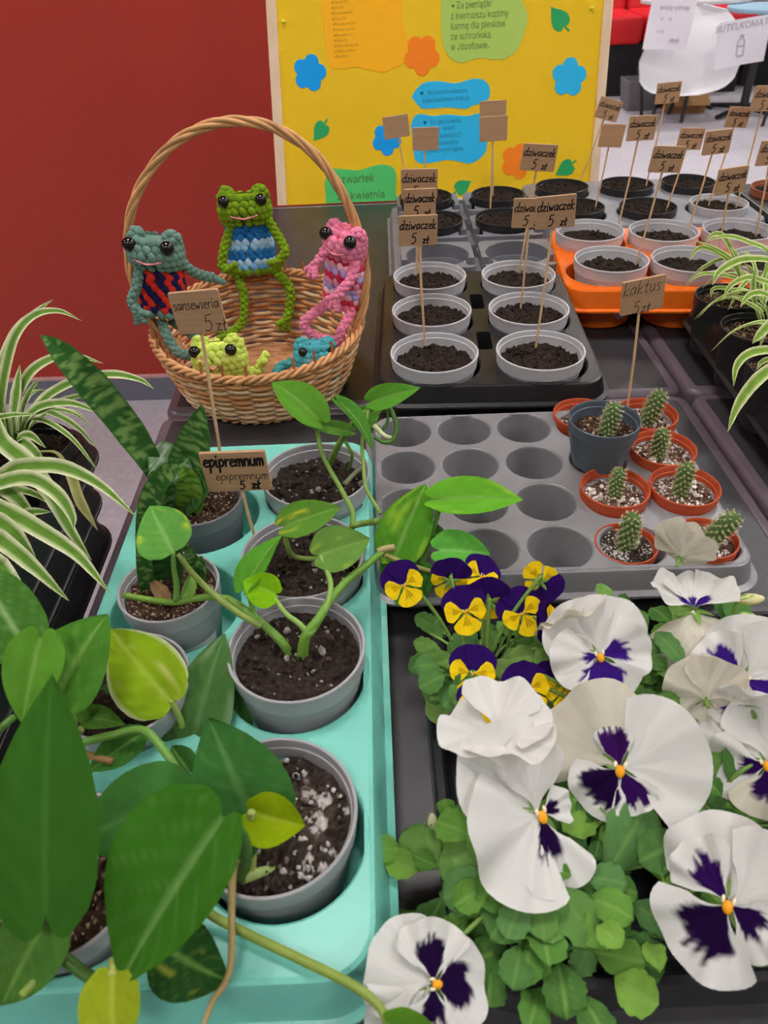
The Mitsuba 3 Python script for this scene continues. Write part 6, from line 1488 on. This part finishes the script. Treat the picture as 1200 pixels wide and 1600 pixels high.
P10 = (0.0154, 0.1464, 0.8011); pansy(pc, PC, P10, 0.0350, cam_dir(P10, .45, 0), 70, up=(0, .6, 1), petals={2: dict(blotch_r=.6, blotch=(34, 16, 54)), 3: dict(blotch_r=.72, blotch=(34, 16, 54)), 4: dict(blotch=(34, 16, 54))})
P11 = (0.1765, 0.1725, 0.8206); pansy(pd, PD, P11, 0.0420, cam_dir(P11, -.25, -.05), 0, petals={0: dict(a=112, L=1.1), 1: dict(a=34, L=1.15), 2: dict(a=138, L=.84, spread=42, blotch_r=.72, blotch_s=.85, blotch=(48, 18, 80)), 3: dict(a=338, L=.72, spread=46, blotch_r=.66, blotch_s=.9, blotch=(38, 16, 64)), 4: dict(a=242, L=1.0, spread=60, blotch_r=.74, blotch_s=.9, blotch=(32, 14, 52))})
P12 = (0.2338, 0.2559, 0.8171); pansy(pd, PD, P12, 0.0400, cam_dir(P12, -.5, .2), 30, petals={2: dict(blotch_r=.5, blotch=(44, 18, 76)), 3: dict(blotch=(44, 18, 76)), 4: dict(colour=CREAM, blotch=(44, 18, 76)), 0: dict(L=1.2), 1: dict(L=1.1)})
P13 = (0.1791, 0.2392, 0.7885); pansy(pc, PC, P13, 0.0170, (-.3, -.7, -.2), 0, petals={2: dict(blotch_r=.7)})
P14 = (0.2363, 0.2918, 0.8297); pansy(pb, PB, P14, 0.0300, (.2, .6, .4), 170, over=dict(blotch=None))
for p, to, L_ in (((0.2471, 0.3623, 0.8532), (1, -.1, .15), 0.018), ((0.2452, 0.3526, 0.8491), (.9, -.5, -.2), 0.020)): bud(pb, p, to, L_, PB, (236, 228, 176))
bud(pc, (0.0225, 0.2381, 0.7872), (0, .3, 1), 0.013, PC, (232, 226, 186))
bud(pa, (0.1485, 0.3606, 0.8431), (.3, .2, 1), 0.012, PA, (226, 226, 150))
bud(pa, (0.1726, 0.3585, 0.8405), (.3, .2, 1), 0.012, PA, (226, 226, 150))

pleaf(pc, (0.1335, 0.2700, 0.7868), (0.1059, 0.2520, 0.7789), 0.027)
for t, crown, lst in (
    (pa, PA, (((0.1524, 0.3654, 0.8490), (0.1569, 0.3828, 0.8546), 36), ((0.1615, 0.3646, 0.8480), (0.1764, 0.3746, 0.8446), 36), ((0.1668, 0.3476, 0.8429), (0.1860, 0.3605, 0.8430), 44), ((0.1613, 0.3463, 0.8414), (0.1754, 0.3414, 0.8353), 40), ((0.1759, 0.3308, 0.8302), (0.1926, 0.3281, 0.8269), 30), ((0.1844, 0.3218, 0.8270), (0.2017, 0.3186, 0.8230), 26), ((0.1599, 0.3174, 0.8216), (0.1732, 0.3127, 0.8157), 32), ((0.1618, 0.3071, 0.8168), (0.1811, 0.3094, 0.8196), 30), ((0.1755, 0.3015, 0.8178), (0.1938, 0.3048, 0.8219), 40), ((0.1725, 0.3319, 0.8236), (0.1779, 0.3207, 0.8177), 26), ((0.1772, 0.3464, 0.8336), (0.1850, 0.3384, 0.8315), 26))),
    (pb, PB, (((0.2010, 0.3204, 0.8332), (0.1865, 0.3462, 0.8413), 38), ((0.1934, 0.3427, 0.8369), (0.1805, 0.3379, 0.8310), 30), ((0.2020, 0.3368, 0.8296), (0.2166, 0.3531, 0.8338), 30), ((0.2150, 0.3188, 0.8233), (0.2014, 0.3275, 0.8340), 30), ((0.1925, 0.2967, 0.8119), (0.1994, 0.2855, 0.8060), 44), ((0.2026, 0.2827, 0.8025), (0.1895, 0.2777, 0.7963), 40), ((0.2113, 0.2852, 0.8056), (0.2171, 0.2741, 0.7999), 40))),
    (pc, PC, (((0.1219, 0.2031, 0.7916), (0.1543, 0.2389, 0.8121), 92), ((0.0261, 0.2020, 0.7743), (0.0043, 0.1756, 0.7576), 62), ((0.0097, 0.2014, 0.7577), (-0.0067, 0.1902, 0.7519), 48), ((0.0261, 0.2206, 0.7735), (0.0031, 0.2401, 0.7817), 74), ((0.0478, 0.2204, 0.7892), (0.0307, 0.2318, 0.7953), 66), ((0.0495, 0.2420, 0.7920), (0.0451, 0.2645, 0.8039), 38), ((0.0545, 0.1841, 0.7761), (0.0456, 0.2093, 0.7914), 48), ((0.0637, 0.1893, 0.7746), (0.0584, 0.2056, 0.7868), 38), ((0.0840, 0.1866, 0.7792), (0.0670, 0.2069, 0.7883), 54), ((0.0870, 0.1688, 0.7731), (0.0606, 0.1832, 0.7829), 84),
               ((0.0923, 0.1710, 0.7758), (0.1159, 0.1883, 0.7892), 74), ((0.0453, 0.1708, 0.7756), (0.0377, 0.1534, 0.7700), 64), ((0.0255, 0.1860, 0.7705), (0.0496, 0.1732, 0.7706), 46), ((0.1180, 0.1712, 0.7761), (0.1460, 0.1565, 0.7738), 78), ((0.0906, 0.1594, 0.7695), (0.0934, 0.1457, 0.7684), 52), ((0.1106, 0.2125, 0.7873), (0.1030, 0.2329, 0.7967), 44), ((0.1163, 0.2095, 0.7915), (0.1221, 0.2215, 0.7984), 28), ((0.1217, 0.1993, 0.7869), (0.1390, 0.1904, 0.7839), 44), ((0.1348, 0.1900, 0.7834), (0.1576, 0.1793, 0.7781), 48),
               ((0.1501, 0.2110, 0.7855), (0.1697, 0.2134, 0.7885), 44), ((0.0994, 0.1938, 0.7881), (0.0910, 0.2010, 0.7891), 34), ((0.1051, 0.1889, 0.7821), (0.1094, 0.2034, 0.7920), 34), ((0.0525, 0.1674, 0.7714), (0.0760, 0.1580, 0.7677), 44), ((0.1070, 0.1711, 0.7759), (0.0978, 0.1588, 0.7687), 46), ((0.0353, 0.2059, 0.7792), (0.0252, 0.2000, 0.7719), 30), ((0.0407, 0.2203, 0.7811), (0.0490, 0.2080, 0.7817), 34), ((0.0783, 0.2193, 0.7799), (0.0594, 0.2260, 0.7802), 40), ((0.0981, 0.2188, 0.7793), (0.0919, 0.2328, 0.7885), 40), ((0.1140, 0.1863, 0.7789), (0.1289, 0.1779, 0.7764), 36))),
    (pd, PD, (((0.1709, 0.1963, 0.7673), (0.1793, 0.1866, 0.7633), 40), ((0.2145, 0.2347, 0.7830), (0.2195, 0.2184, 0.7788), 62), ((0.2039, 0.2609, 0.7995), (0.2209, 0.2678, 0.8079), 46), ((0.1908, 0.2508, 0.7870), (0.1978, 0.2665, 0.7984), 44), ((0.2008, 0.2427, 0.7850), (0.2095, 0.2503, 0.7943), 40), ((0.1755, 0.2230, 0.7765), (0.1611, 0.2110, 0.7696), 40), ((0.1768, 0.2081, 0.7660), (0.1654, 0.2158, 0.7756), 40), ((0.1986, 0.1656, 0.7612), (0.2032, 0.1570, 0.7586), 44), ((0.2248, 0.2143, 0.7737), (0.2316, 0.2266, 0.7889), 44), ((0.2115, 0.2503, 0.7864), (0.2037, 0.2583, 0.7963), 38)))):
    for b, e, w in lst:
        pleaf(t, b, e, w * 0.44 / 1160)
        add_stem(t, [np.array(crown) + [0, 0, .002], (np.array(crown) + np.array(b)) / 2 + [0, 0, -.006], b], 0.0012, colour=(84, 122, 52), sides=6, n=5)
    heart_leaves(t, crown, 26 if t == pc else 20, 0.026, 5 + len(lst), 0.048)
    bushel(t, crown, 0.085, 30, 0.030, 17 + len(lst), (0.002, 0.022))
for c, n, sd in (((0.1441, 0.2092, 0.7620), 16, 3), ((0.0371, 0.2144, 0.7600), 12, 4), ((0.0867, 0.1786, 0.7560), 14, 6), ((0.0582, 0.1955, 0.7620), 10, 8), ((0.1758, 0.2358, 0.7760), 12, 9)):
    heart_leaves(pc if sd != 9 else pd, c, n, 0.029, sd, 0.04)
